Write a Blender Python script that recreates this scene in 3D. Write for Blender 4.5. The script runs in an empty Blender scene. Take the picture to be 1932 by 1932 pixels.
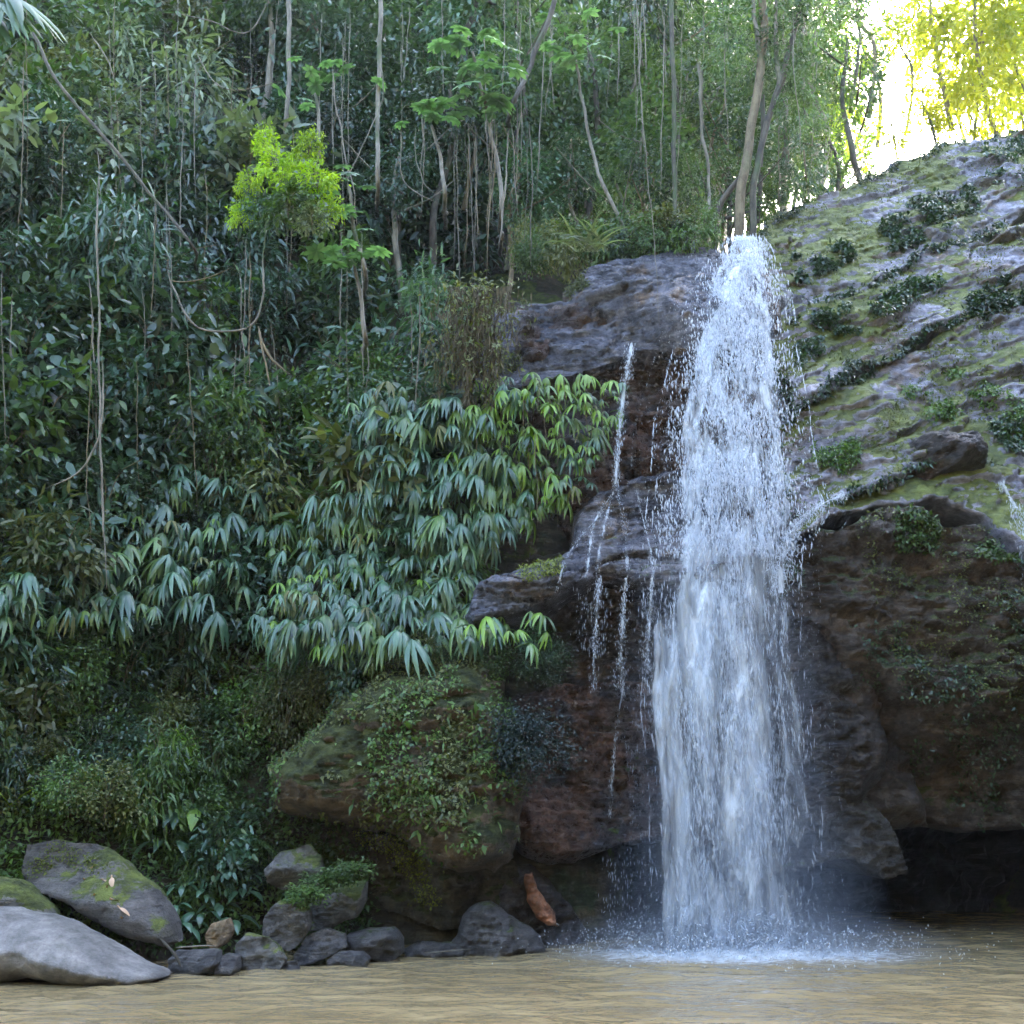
import bpy, math, random
import numpy as np
from mathutils import Vector, Matrix

# ------------------------------------------------------------------ camera, world, sun, exposure
scene = bpy.context.scene
COL = scene.collection
PITCH = math.radians(15.9); FPX = 2025.0; CAM = np.array([0.0, 0.0, 1.5])
cam_d = bpy.data.cameras.new("camera"); cam = bpy.data.objects.new("camera", cam_d); COL.objects.link(cam)
cam.location = CAM; cam.rotation_euler = (math.pi / 2 + PITCH, 0, 0)
cam_d.sensor_fit = 'HORIZONTAL'; cam_d.angle = 2 * math.atan(966 / FPX); cam_d.clip_end = 2000
scene.camera = cam

SUN_EL = math.radians(38); SUN_AZ = math.radians(28)        # azimuth measured from +Y (ahead) towards +X
world = bpy.data.worlds.new("World"); scene.world = world; world.use_nodes = True
wn = world.node_tree; wn.nodes.clear()
sky = wn.nodes.new('ShaderNodeTexSky'); sky.sky_type = 'NISHITA'; sky.sun_disc = False
sky.sun_elevation = SUN_EL; sky.sun_rotation = SUN_AZ; sky.air_density = 1.1; sky.dust_density = 3.0; sky.ozone_density = 1.2
bg = wn.nodes.new('ShaderNodeBackground'); bg.inputs[1].default_value = 0.15
wo = wn.nodes.new('ShaderNodeOutputWorld')
wn.links.new(sky.outputs[0], bg.inputs[0]); wn.links.new(bg.outputs[0], wo.inputs[0])
sun_d = bpy.data.lights.new("sun", 'SUN'); sun_d.energy = 4.5; sun_d.angle = math.radians(0.5); sun_d.color = (1, 0.93, 0.80)
sun = bpy.data.objects.new("sun", sun_d); COL.objects.link(sun)
sdir = Vector((math.sin(SUN_AZ) * math.cos(SUN_EL), math.cos(SUN_AZ) * math.cos(SUN_EL), math.sin(SUN_EL)))
sun.rotation_euler = sdir.to_track_quat('Z', 'Y').to_euler(); sun.location = (12, 12, 30)
vs = scene.view_settings; vs.view_transform = 'Standard'; vs.look = 'None'; vs.gamma = 1.0; vs.exposure = 3.88
try: vs.use_curve_mapping = False
except Exception: pass
scene.cycles.max_bounces = 5; scene.cycles.diffuse_bounces = 2; scene.cycles.glossy_bounces = 2
scene.cycles.transmission_bounces = 4; scene.cycles.transparent_max_bounces = 16; scene.cycles.volume_bounces = 0
scene.cycles.use_denoising = True; scene.cycles.use_adaptive_sampling = True; scene.cycles.adaptive_threshold = 0.02

RNG = np.random.default_rng(11); R = random.Random(5)

# ------------------------------------------------------------------ helpers: pixels -> points, noise, meshes
_up = np.array([0, -math.sin(PITCH), math.cos(PITCH)]); _fw = np.array([0, math.cos(PITCH), math.sin(PITCH)])
def ray(u, v):
    return _fw + np.array([1.0, 0, 0]) * ((u - 966) / FPX) - _up * ((v - 966) / FPX)
def at(u, v, y):
    d = ray(u, v); return CAM + d * (y / d[1])
def pix(p):
    q = np.asarray(p) - CAM; z = q @ _fw
    return 966 + FPX * q[0] / z, 966 - FPX * (q @ _up) / z

_G = np.random.default_rng(3).normal(size=(512, 3)); _G /= np.linalg.norm(_G, axis=1)[:, None]
def _hash(i, j, k, s):
    h = (i.astype(np.int64) * 73856093) ^ (j.astype(np.int64) * 19349663) ^ (k.astype(np.int64) * 83492791) ^ (s * 2654435761)
    h = (h ^ (h >> 13)) * 1274126177; h = h ^ (h >> 16)
    return (h & 511).astype(np.int64)
def gnoise(P, s=0):
    P = np.asarray(P, float); I = np.floor(P).astype(np.int64); f = P - I; w = f * f * f * (f * (f * 6 - 15) + 10)
    out = np.zeros(len(P))
    for a in (0, 1):
        for b in (0, 1):
            for c in (0, 1):
                g = _G[_hash(I[:, 0] + a, I[:, 1] + b, I[:, 2] + c, s)]
                d = (g * (f - np.array([a, b, c]))).sum(1)
                out += d * np.where(a, w[:, 0], 1 - w[:, 0]) * np.where(b, w[:, 1], 1 - w[:, 1]) * np.where(c, w[:, 2], 1 - w[:, 2])
    return out * 1.5
def fbm(P, o=4, s=0, gain=0.5):
    t = np.zeros(len(P)); a = 1.0; P = np.asarray(P, float)
    for k in range(o): t += a * gnoise(P, s + k * 17); P = P * 2.03 + 5.1; a *= gain
    return t
def sstep(a, b, x):
    t = np.clip((np.asarray(x, float) - a) / (b - a), 0, 1); return t * t * (3 - 2 * t)

def mesh_np(name, V, Fq, mat=None, smooth=False, fcol=None):
    """V (n,3); Fq list of arrays (k,3) or (k,4)."""
    me = bpy.data.meshes.new(name); V = np.asarray(V, np.float32)
    Fq = [np.asarray(f, np.int32) for f in (Fq if isinstance(Fq, list) else [Fq]) if len(f)]
    me.vertices.add(len(V)); me.vertices.foreach_set('co', V.ravel())
    loops = np.concatenate([f.ravel() for f in Fq]); sizes = np.concatenate([np.full(len(f), f.shape[1], np.int32) for f in Fq])
    me.loops.add(len(loops)); me.loops.foreach_set('vertex_index', loops)
    me.polygons.add(len(sizes)); st = np.zeros(len(sizes), np.int32); st[1:] = np.cumsum(sizes)[:-1]
    me.polygons.foreach_set('loop_start', st)
    try: me.polygons.foreach_set('loop_total', sizes)
    except Exception: pass
    if smooth: me.polygons.foreach_set('use_smooth', np.ones(len(sizes), bool))
    if fcol is not None:
        a = me.attributes.new('tint', 'FLOAT', 'FACE'); a.data.foreach_set('value', np.asarray(fcol, np.float32))
    me.update(calc_edges=True)
    if mat: me.materials.append(mat)
    return me
def link(name, data, parent=None, loc=None):
    o = bpy.data.objects.new(name, data); COL.objects.link(o)
    if parent is not None: o.parent = parent
    if loc is not None: o.location = Vector(loc)
    return o
def tag(o, label=None, cat=None, group=None, kind=None):
    if label: o['label'] = label
    if cat: o['category'] = cat
    if group: o['group'] = group
    if kind: o['kind'] = kind
    return o
def empty(name, loc, label, cat, group=None, rz=0.0, sc=1.0):
    o = link(name, None, None, loc); o.empty_display_size = 0.1; o.rotation_euler = (0, 0, rz); o.scale = (sc, sc, sc)
    return tag(o, label, cat, group)
def part(name, data, parent, mat=None, kind=None, loc=None):
    o = link(name, data, parent, loc)
    if mat is not None:
        o.material_slots[0].link = 'OBJECT'; o.material_slots[0].material = mat
    if kind: o['kind'] = kind
    return o

def smooth_path(pts, n=6):
    P = np.asarray(pts, float)
    if len(P) < 3:
        t = np.linspace(0, 1, n * 2)[:, None]; return P[0] * (1 - t) + P[-1] * t
    Q = np.vstack([2 * P[0] - P[1], P, 2 * P[-1] - P[-2]]); out = []
    for i in range(1, len(Q) - 2):
        for t in np.linspace(0, 1, n, endpoint=False):
            a, b, c, d = Q[i - 1], Q[i], Q[i + 1], Q[i + 2]
            out.append(0.5 * (2 * b + (c - a) * t + (2 * a - 5 * b + 4 * c - d) * t * t + (3 * b - a - 3 * c + d) * t ** 3))
    out.append(P[-1]); return np.array(out)
def tube_vf(path, radii, sides=6):
    P = np.asarray(path, float); n = len(P); r = np.broadcast_to(np.asarray(radii, float), (n,))
    T = np.gradient(P, axis=0); T /= np.linalg.norm(T, axis=1)[:, None] + 1e-9
    ref = np.where(np.abs(T[:, [0]]) > 0.9, np.array([[0, 1.0, 0]]), np.array([[1.0, 0, 0]]))
    A = np.cross(T, ref); A /= np.linalg.norm(A, axis=1)[:, None] + 1e-9; B = np.cross(T, A)
    an = np.linspace(0, 2 * math.pi, sides, endpoint=False)
    V = P[:, None, :] + r[:, None, None] * (A[:, None, :] * np.cos(an)[None, :, None] + B[:, None, :] * np.sin(an)[None, :, None])
    i = np.arange(n - 1)[:, None]; j = np.arange(sides)[None, :]; k = (j + 1) % sides
    F = np.stack([i * sides + j, i * sides + k, (i + 1) * sides + k, (i + 1) * sides + j], -1).reshape(-1, 4)
    return V.reshape(-1, 3), F
def join_vf(items):
    V, F, o = [], [], 0
    for v, f in items: V.append(v); F.append(f + o); o += len(v)
    return np.vstack(V), np.vstack(F)

# ------------------------------------------------------------------ materials
def nt(name):
    m = bpy.data.materials.new(name); m.use_nodes = True; t = m.node_tree; t.nodes.clear(); return m, t
def N(t, typ, **kw):
    n = t.nodes.new(typ)
    for k, v in kw.items(): setattr(n, k, v)
    return n
def L(t, a, b): t.links.new(a, b)
def math_n(t, op, a, b=None, clamp=False):
    n = N(t, 'ShaderNodeMath', operation=op, use_clamp=clamp)
    for i, x in enumerate((a, b)):
        if x is None: continue
        if isinstance(x, (int, float)): n.inputs[i].default_value = x
        else: L(t, x, n.inputs[i])
    return n.outputs[0]
def ramp(t, x, a, b):
    n = N(t, 'ShaderNodeMapRange', clamp=True, interpolation_type='SMOOTHSTEP'); L(t, x, n.inputs[0])
    n.inputs[1].default_value = a; n.inputs[2].default_value = b; return n.outputs[0]
def mixc(t, f, a, b, mode='MIX'):
    n = N(t, 'ShaderNodeMix', data_type='RGBA', blend_type=mode)
    if isinstance(f, (int, float)): n.inputs[0].default_value = f
    else: L(t, f, n.inputs[0])
    for i, x in ((6, a), (7, b)):
        if isinstance(x, tuple): n.inputs[i].default_value = (*x, 1)
        else: L(t, x, n.inputs[i])
    return n.outputs[2]
def tex(t, vec, scale, detail=5, rough=0.6, dist=0.0):
    n = N(t, 'ShaderNodeTexNoise'); n.inputs['Scale'].default_value = scale; n.inputs['Detail'].default_value = detail
    n.inputs['Roughness'].default_value = rough; n.inputs['Distortion'].default_value = dist
    L(t, vec, n.inputs['Vector']); return n.outputs[0]
def mapping(t, vec, scale=(1, 1, 1), rot=(0, 0, 0), loc=(0, 0, 0)):
    n = N(t, 'ShaderNodeMapping'); L(t, vec, n.inputs[0])
    n.inputs['Location'].default_value = loc; n.inputs['Rotation'].default_value = rot; n.inputs['Scale'].default_value = scale
    return n.outputs[0]

def rock_mat(name, c1, c2, c3, moss=0.3, dip=0.0, rough=0.6, mossc=((0.030, 0.045, 0.010), (0.095, 0.125, 0.018)), bump=0.5, strata=1.0, mscale=1.05):
    bump = bump * 1.7
    m, t = nt(name)
    co = N(t, 'ShaderNodeTexCoord').outputs['Object']; g = N(t, 'ShaderNodeNewGeometry')
    st = mapping(t, co, (0.55, 0.55, 5.0), (0, dip, 0))
    n1 = tex(t, co, 0.8, 6, 0.62, 0.6); n2 = tex(t, st, 1.6, 7, 0.68, 0.4); n3 = tex(t, co, 9, 6, 0.7); n4 = tex(t, co, 1.7, 5, 0.6)
    c = mixc(t, ramp(t, n1, 0.40, 0.60), c1, c2)
    c = mixc(t, ramp(t, n4, 0.52, 0.66), c, c3)
    n7 = tex(t, mapping(t, co, (2.6, 2.6, 0.45)), 1.0, 4, 0.6, 0.5); n8 = tex(t, co, 38, 3, 0.7)
    k = math_n(t, 'ADD', math_n(t, 'MULTIPLY', ramp(t, n2, 0.32, 0.68), 0.75 * strata), math_n(t, 'MULTIPLY', ramp(t, n3, 0.30, 0.70), 0.65))
    k = math_n(t, 'ADD', k, math_n(t, 'MULTIPLY', n8, 0.75)); k = math_n(t, 'ADD', k, -0.02 + 0.37 * (1 - strata))
    k = math_n(t, 'MULTIPLY', k, math_n(t, 'ADD', math_n(t, 'MULTIPLY', ramp(t, n7, 0.40, 0.58), 0.5), 0.85))
    ck = ramp(t, math_n(t, 'ABSOLUTE', math_n(t, 'SUBTRACT', n2, 0.5)), 0.0, 0.022)
    c = mixc(t, 1.0, c, N2c(t, k), 'MULTIPLY')
    sep = N(t, 'ShaderNodeSeparateXYZ'); L(t, g.outputs['Normal'], sep.inputs[0])
    n5 = tex(t, co, mscale, 6, 0.58, 0.3); n6 = tex(t, co, 14, 4, 0.7)
    mm = math_n(t, 'ADD', math_n(t, 'MULTIPLY', sep.outputs[2], 0.22), math_n(t, 'ADD', n5, math_n(t, 'MULTIPLY', math_n(t, 'SUBTRACT', n6, 0.5), 0.25)))
    mask = ramp(t, mm, 0.82 - 0.45 * moss, 0.87 - 0.45 * moss)
    mc = mixc(t, ramp(t, tex(t, co, 5, 6, 0.7), 0.35, 0.68), mossc[0], mossc[1])
    c = mixc(t, mask, c, mc)
    p = N(t, 'ShaderNodeBsdfPrincipled'); L(t, c, p.inputs['Base Color'])
    rr = math_n(t, 'ADD', math_n(t, 'MULTIPLY', mask, 0.35), math_n(t, 'ADD', math_n(t, 'MULTIPLY', n3, 0.3), rough - 0.2), True)
    L(t, rr, p.inputs['Roughness'])
    h = math_n(t, 'ADD', math_n(t, 'MULTIPLY', n3, 0.9), math_n(t, 'ADD', math_n(t, 'MULTIPLY', n2, 1.1 * strata), math_n(t, 'MULTIPLY', n6, 0.5)))
    h = math_n(t, 'ADD', h, math_n(t, 'ADD', math_n(t, 'MULTIPLY', ck, 0.35 * strata), math_n(t, 'MULTIPLY', n8, 0.16)))
    b = N(t, 'ShaderNodeBump'); b.inputs['Strength'].default_value = bump; b.inputs['Distance'].default_value = 0.10
    L(t, h, b.inputs['Height']); L(t, b.outputs[0], p.inputs['Normal'])
    o = N(t, 'ShaderNodeOutputMaterial'); L(t, p.outputs[0], o.inputs[0]); return m
def N2c(t, x):
    n = N(t, 'ShaderNodeCombineColor')
    for i in range(3): L(t, x, n.inputs[i])
    return n.outputs[0]

def leaf_mat(name, dark, light, rough=0.42, trans=0.35, spec=0.5, var=0.35):
    m, t = nt(name)
    a = N(t, 'ShaderNodeAttribute', attribute_name='tint'); oi = N(t, 'ShaderNodeObjectInfo')
    c = mixc(t, a.outputs['Fac'], dark, light)
    k = math_n(t, 'ADD', math_n(t, 'MULTIPLY', oi.outputs['Random'], 2 * var), 1 - var)
    c = mixc(t, 1.0, c, N2c(t, k), 'MULTIPLY')
    p = N(t, 'ShaderNodeBsdfPrincipled'); L(t, c, p.inputs['Base Color']); p.inputs['Roughness'].default_value = rough
    p.inputs['Specular IOR Level'].default_value = spec
    tr = N(t, 'ShaderNodeBsdfTranslucent')
    L(t, mixc(t, 1.0, c, (1.5, 1.6, 0.55), 'MULTIPLY'), tr.inputs[0])
    mx = N(t, 'ShaderNodeMixShader'); mx.inputs[0].default_value = trans
    L(t, p.outputs[0], mx.inputs[1]); L(t, tr.outputs[0], mx.inputs[2])
    o = N(t, 'ShaderNodeOutputMaterial'); L(t, mx.outputs[0], o.inputs[0]); return m
def bark_mat(name, c1, c2, scale=6):
    m, t = nt(name); co = N(t, 'ShaderNodeTexCoord').outputs['Object']
    n1 = tex(t, mapping(t, co, (1, 1, 0.35)), scale, 6, 0.7); n2 = tex(t, co, 1.3, 4)
    c = mixc(t, ramp(t, n1, 0.35, 0.65), c1, c2); c = mixc(t, ramp(t, n2, 0.5, 0.72), c, (0.05, 0.07, 0.02))
    p = N(t, 'ShaderNodeBsdfPrincipled'); L(t, c, p.inputs['Base Color']); p.inputs['Roughness'].default_value = 0.8
    b = N(t, 'ShaderNodeBump'); b.inputs['Strength'].default_value = 0.5; b.inputs['Distance'].default_value = 0.03
    L(t, n1, b.inputs['Height']); L(t, b.outputs[0], p.inputs['Normal'])
    o = N(t, 'ShaderNodeOutputMaterial'); L(t, p.outputs[0], o.inputs[0]); return m

M = {}
M['leaf_teal'] = leaf_mat('leaf_teal', (0.021, 0.052, 0.031), (0.072, 0.137, 0.072), 0.30, 0.25, 0.6)
M['leaf_dark'] = leaf_mat('leaf_dark', (0.014, 0.031, 0.016), (0.047, 0.086, 0.034), 0.30, 0.22, 0.6)
M['leaf_mid'] = leaf_mat('leaf_mid', (0.031, 0.068, 0.018), (0.111, 0.182, 0.039), 0.40, 0.30)
M['leaf_olive'] = leaf_mat('leaf_olive', (0.046, 0.058, 0.018), (0.150, 0.163, 0.049), 0.50, 0.30)
M['leaf_grey'] = leaf_mat('leaf_grey', (0.070, 0.096, 0.056), (0.200, 0.245, 0.135), 0.42, 0.30)
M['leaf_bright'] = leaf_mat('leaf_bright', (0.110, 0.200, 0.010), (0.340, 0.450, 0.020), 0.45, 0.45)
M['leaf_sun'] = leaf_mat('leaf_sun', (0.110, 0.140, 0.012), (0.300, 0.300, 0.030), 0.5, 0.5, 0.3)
M['leaf_back'] = leaf_mat('leaf_back', (0.029, 0.065, 0.029), (0.104, 0.169, 0.065), 0.42, 0.38)
M['leaf_big'] = leaf_mat('leaf_big', (0.058, 0.124, 0.065), (0.156, 0.273, 0.137), 0.42, 0.35)
M['frond_teal'] = leaf_mat('frond_teal', (0.020, 0.056, 0.030), (0.105, 0.195, 0.108), 0.28, 0.24, 0.75)
M['frond_mid'] = leaf_mat('frond_mid', (0.040, 0.085, 0.026), (0.140, 0.220, 0.070), 0.32, 0.28, 0.65)
M['frond_green'] = leaf_mat('frond_green', (0.058, 0.124, 0.018), (0.195, 0.312, 0.039), 0.38, 0.32, 0.6)
M['frond_old'] = leaf_mat('frond_old', (0.070, 0.075, 0.025), (0.170, 0.165, 0.060), 0.6, 0.3)
M['moss_dark'] = leaf_mat('moss_dark', (0.006, 0.018, 0.014), (0.016, 0.042, 0.034), 0.45, 0.15)
M['moss_green'] = leaf_mat('moss_green', (0.050, 0.066, 0.012), (0.170, 0.190, 0.030), 0.6, 0.3)
M['root_mat'] = leaf_mat('root_mat', (0.060, 0.045, 0.022), (0.170, 0.135, 0.075), 0.8, 0.2, 0.2)
M['dead_leaf'] = leaf_mat('dead_leaf', (0.30, 0.16, 0.09), (0.52, 0.36, 0.25), 0.7, 0.2, 0.3)
M['bark_pale'] = bark_mat('bark_pale', (0.085, 0.072, 0.052), (0.21, 0.185, 0.145))
M['bark_dark'] = bark_mat('bark_dark', (0.035, 0.028, 0.020), (0.10, 0.085, 0.06))
M['bark_brown'] = bark_mat('bark_brown', (0.09, 0.065, 0.035), (0.20, 0.155, 0.09))
M['soil'] = rock_mat('soil', (0.030, 0.024, 0.014), (0.050, 0.040, 0.020), (0.022, 0.030, 0.012), 0.4, 0, 0.9)
# wet blue-grey slab, brown wall, mossy mass, right slope, ...
M['rock_wet'] = rock_mat('rock_wet', (0.085, 0.084, 0.106), (0.125, 0.120, 0.140), (0.100, 0.070, 0.052), 0.10, math.radians(9), 0.28)
M['rock_ledge'] = rock_mat('rock_ledge', (0.090, 0.087, 0.106), (0.130, 0.122, 0.134), (0.100, 0.070, 0.050), 0.22, math.radians(11), 0.28)
M['rock_brown'] = rock_mat('rock_brown', (0.085, 0.044, 0.028), (0.062, 0.044, 0.038), (0.046, 0.042, 0.047), 0.16, 0.0, 0.34)
M['rock_dark'] = rock_mat('rock_dark', (0.040, 0.034, 0.034), (0.060, 0.046, 0.038), (0.055, 0.030, 0.018), 0.15, 0.0, 0.42)
M['rock_cave_shade'] = rock_mat('rock_cave_shade', (0.016, 0.015, 0.016), (0.024, 0.021, 0.020), (0.022, 0.016, 0.012), 0.0, 0.0, 0.5)  # near-black base: the cave's shade is put into the rock colour
M['rock_mossy'] = rock_mat('rock_mossy', (0.080, 0.055, 0.030), (0.105, 0.070, 0.042), (0.045, 0.040, 0.028), 0.75, 0.1, 0.7, ((0.022, 0.028, 0.008), (0.075, 0.085, 0.018)))
M['rock_olive'] = rock_mat('rock_olive', (0.050, 0.042, 0.022), (0.070, 0.056, 0.030), (0.038, 0.036, 0.022), 0.55, 0.2, 0.7, ((0.020, 0.024, 0.008), (0.062, 0.070, 0.016)))
M['rock_slope'] = rock_mat('rock_slope', (0.155, 0.147, 0.182), (0.205, 0.192, 0.226), (0.140, 0.102, 0.078), 0.66, math.radians(27), 0.40, ((0.062, 0.074, 0.016), (0.165, 0.180, 0.034)), bump=0.34, mscale=0.62)
M['rock_big'] = rock_mat('rock_big', (0.042, 0.030, 0.022), (0.060, 0.040, 0.027), (0.085, 0.066, 0.058), 0.50, math.radians(-12), 0.62, ((0.022, 0.030, 0.010), (0.075, 0.080, 0.020)))
M['rock_pale'] = rock_mat('rock_pale', (0.140, 0.126, 0.114), (0.170, 0.154, 0.138), (0.115, 0.105, 0.090), -0.4, 0.3, 0.7, strata=0.3, bump=0.3)
M['rock_grey'] = rock_mat('rock_grey', (0.060, 0.055, 0.054), (0.090, 0.080, 0.074), (0.060, 0.046, 0.032), 0.28, 0.3, 0.42, strata=0.7)
M['rock_slab'] = rock_mat('rock_slab', (0.085, 0.074, 0.066), (0.112, 0.098, 0.088), (0.070, 0.060, 0.042), 0.42, 0.5, 0.65, ((0.05, 0.06, 0.012), (0.15, 0.17, 0.03)), strata=0.5)
M['rock_tan'] = rock_mat('rock_tan', (0.170, 0.110, 0.055), (0.200, 0.140, 0.075), (0.120, 0.085, 0.050), 0.10, 0.3, 0.7, strata=0.6)
M['rock_bank'] = rock_mat('rock_bank', (0.085, 0.078, 0.070), (0.110, 0.100, 0.080), (0.070, 0.065, 0.040), 0.50, 0.3, 0.7, ((0.05, 0.06, 0.012), (0.14, 0.16, 0.03)), strata=0.6)
M['clay'] = rock_mat('clay', (0.21, 0.080, 0.036), (0.26, 0.115, 0.058), (0.30, 0.14, 0.08), 0.0, 0.3, 0.5, strata=0.4)

# ------------------------------------------------------------------ terrain
def ys_left(x): return np.interp(x, [-30, -9, -6, -4.4, -2.6, -1.2, 0.5, 3], [7.5, 9.6, 11.3, 12.2, 13.8, 14.2, 14.3, 14.6])
_TL = ([-60, -3, -0.3, 0.0, 1.0, 2.6, 5.0, 8.0, 12.0, 20, 40, 90], [-1.6, -1.4, -0.5, 0.12, 1.3, 4.3, 9.4, 15.0, 22.0, 33, 42, 50])
_TS = ([-60, -3, -0.3, 0.0, 0.4, 1.3, 3.0, 8.0, 12.0, 20, 40, 90], [-1.6, -1.4, -0.5, 0.12, 2.6, 7.2, 9.6, 15.0, 22.0, 33, 42, 50])
_TR = ([-90, 1.2, 2.6, 3.2, 6.0, 20, 40, 90], [-1.6, -1.5, -0.9, 8.4, 9.6, 12, 13, 14])
def terrain(x, y):
    x = np.asarray(x, float); y = np.asarray(y, float)
    tl = y - ys_left(x); ks = sstep(-4.2, -1.5, x) * (1 - sstep(18, 22, y))
    zl = np.interp(tl, *_TL) * (1 - ks) + np.interp(tl, *_TS) * ks; zr = np.interp(y - 17.2, *_TR)
    zr = zr + sstep(6.5, 13, x) * np.interp(y, [9, 15, 19, 24, 30], [0, 3.5, 7.0, 2.5, 0]) * 1.0
    right_blocker = np.interp(x - np.interp(y, [-5, 0, 8, 14], [11, 11, 9.5, 9.5]), [-1, 0, 0.8, 4, 9, 30], [-3, -0.5, 5, 13, 20, 28])  # unseen bank beyond the frame, added to block sun and low sky light
    zr = np.where(y < 27, np.maximum(zr, right_blocker), zr)
    xb = 0.9 + np.clip(y - 16.5, 0, 12) * 0.45
    k = sstep(-0.6, 1.2, x - xb)
    z = zl * (1 - k) + zr * k
    z = np.maximum(z, np.interp(-y, [4, 6, 9, 14, 24, 30], [-2, 0.3, 6, 15, 27, 30]))        # unseen bank added behind the viewer to shut out low sky light
    P = np.stack([x * 0.5, y * 0.5, np.zeros_like(x)], -1).reshape(-1, 3)
    n = fbm(P, 4, 5).reshape(x.shape)
    return z + n * 0.45 * sstep(-0.2, 1.2, z)
def hit(u, v, y0=8.0, y1=60.0, n=420):
    d = ray(u, v); ys = np.linspace(y0, y1, n); P = CAM + d[None, :] * (ys / d[1])[:, None]
    below = P[:, 2] < terrain(P[:, 0], P[:, 1]); i = int(np.argmax(below))
    return P[i] if below[i] else None

xs = np.concatenate([np.linspace(-50, -16, 14)[:-1], np.linspace(-16, 14, 150), np.linspace(14, 50, 14)[1:]])
yy = np.concatenate([np.linspace(-30, 6, 30)[:-1], np.linspace(6, 34, 170), np.linspace(34, 80, 16)[1:]])
X, Y = np.meshgrid(xs, yy); Z = terrain(X, Y)
nx, ny = len(xs), len(yy); ii = np.arange(ny - 1)[:, None] * nx + np.arange(nx - 1)[None, :]
tm = mesh_np('hillside', np.stack([X, Y, Z], -1).reshape(-1, 3), np.stack([ii, ii + 1, ii + nx + 1, ii + nx], -1).reshape(-1, 4), M['soil'], True)
tag(link('hillside', tm), 'dark soil of the steep jungle hillside and pool bed', 'hillside', kind='structure')

# ------------------------------------------------------------------ pool
def pool_mat():
    m, t = nt('pool_water'); co = N(t, 'ShaderNodeTexCoord').outputs['Object']
    n1 = tex(t, mapping(t, co, (1.0, 1.5, 1)), 1.7, 3, 0.5, 0.8); n2 = tex(t, mapping(t, co, (1, 1.6, 1)), 9, 3, 0.6); n3 = tex(t, co, 0.5, 3)
    c = mixc(t, ramp(t, n3, 0.35, 0.65), (0.215, 0.158, 0.078), (0.275, 0.206, 0.105))
    # foam around the foot of the fall: streaks thinning outwards
    sub = N(t, 'ShaderNodeVectorMath', operation='SUBTRACT'); L(t, co, sub.inputs[0]); sub.inputs[1].default_value = (FALL_X, FALL_Y, 0)
    sc = N(t, 'ShaderNodeVectorMath', operation='MULTIPLY'); L(t, sub.outputs[0], sc.inputs[0]); sc.inputs[1].default_value = (0.42, 0.85, 0)
    ln = N(t, 'ShaderNodeVectorMath', operation='LENGTH'); L(t, sc.outputs[0], ln.inputs[0])
    fn = tex(t, mapping(t, co, (1, 2.5, 1)), 5.5, 6, 0.7, 0.5)
    foam = ramp(t, math_n(t, 'SUBTRACT', math_n(t, 'ADD', math_n(t, 'MULTIPLY', fn, 1.5), 0.22), ln.outputs['Value']), 0.0, 0.75)
    c = mixc(t, foam, c, (0.75, 0.77, 0.78))
    p = N(t, 'ShaderNodeBsdfPrincipled'); L(t, c, p.inputs['Base Color']); p.inputs['IOR'].default_value = 1.33
    L(t, math_n(t, 'ADD', math_n(t, 'MULTIPLY', foam, 0.6), 0.045), p.inputs['Roughness'])
    h = math_n(t, 'ADD', n1, math_n(t, 'MULTIPLY', n2, 0.10)); h = math_n(t, 'ADD', h, math_n(t, 'MULTIPLY', foam, 0.2))
    b = N(t, 'ShaderNodeBump'); b.inputs['Strength'].default_value = 0.5; b.inputs['Distance'].default_value = 0.14
    L(t, h, b.inputs['Height']); L(t, b.outputs[0], p.inputs['Normal'])
    o = N(t, 'ShaderNodeOutputMaterial'); L(t, p.outputs[0], o.inputs[0]); return m
FALL_X, FALL_Y = float(at(1400, 1790, 13.3)[0]), 13.2
px_ = np.concatenate([np.linspace(-40, -8, 12)[:-1], np.linspace(-8, 11, 330), np.linspace(11, 40, 12)[1:]])
py_ = np.concatenate([np.linspace(-40, 5, 14)[:-1], np.linspace(5, 19, 330)])
PX, PY = np.meshgrid(px_, py_)
rr = np.hypot((PX - FALL_X) * 0.8, PY - FALL_Y)
P3 = np.stack([PX * 1.7, PY * 3.2, 0 * PX], -1).reshape(-1, 3)
wave = fbm(P3 * 0.8, 3, 91).reshape(PX.shape) * 0.018 + 0.02 * np.sin(rr * 7.5 + fbm(P3 * 0.4, 2, 92).reshape(PX.shape) * 3) * np.exp(-rr * 0.45) + 0.09 * np.exp(-(rr / 0.75) ** 2) * (0.5 + fbm(P3 * 3, 2, 93).reshape(PX.shape))
nx, ny = len(px_), len(py_); ii = np.arange(ny - 1)[:, None] * nx + np.arange(nx - 1)[None, :]
pm = mesh_np('pool', np.stack([PX, PY, wave], -1).reshape(-1, 3), np.stack([ii, ii + 1, ii + nx + 1, ii + nx], -1).reshape(-1, 4), pool_mat(), True)
tag(link('pool', pm), 'murky tan plunge pool rippling below the waterfall', 'water', kind='structure')

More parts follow.
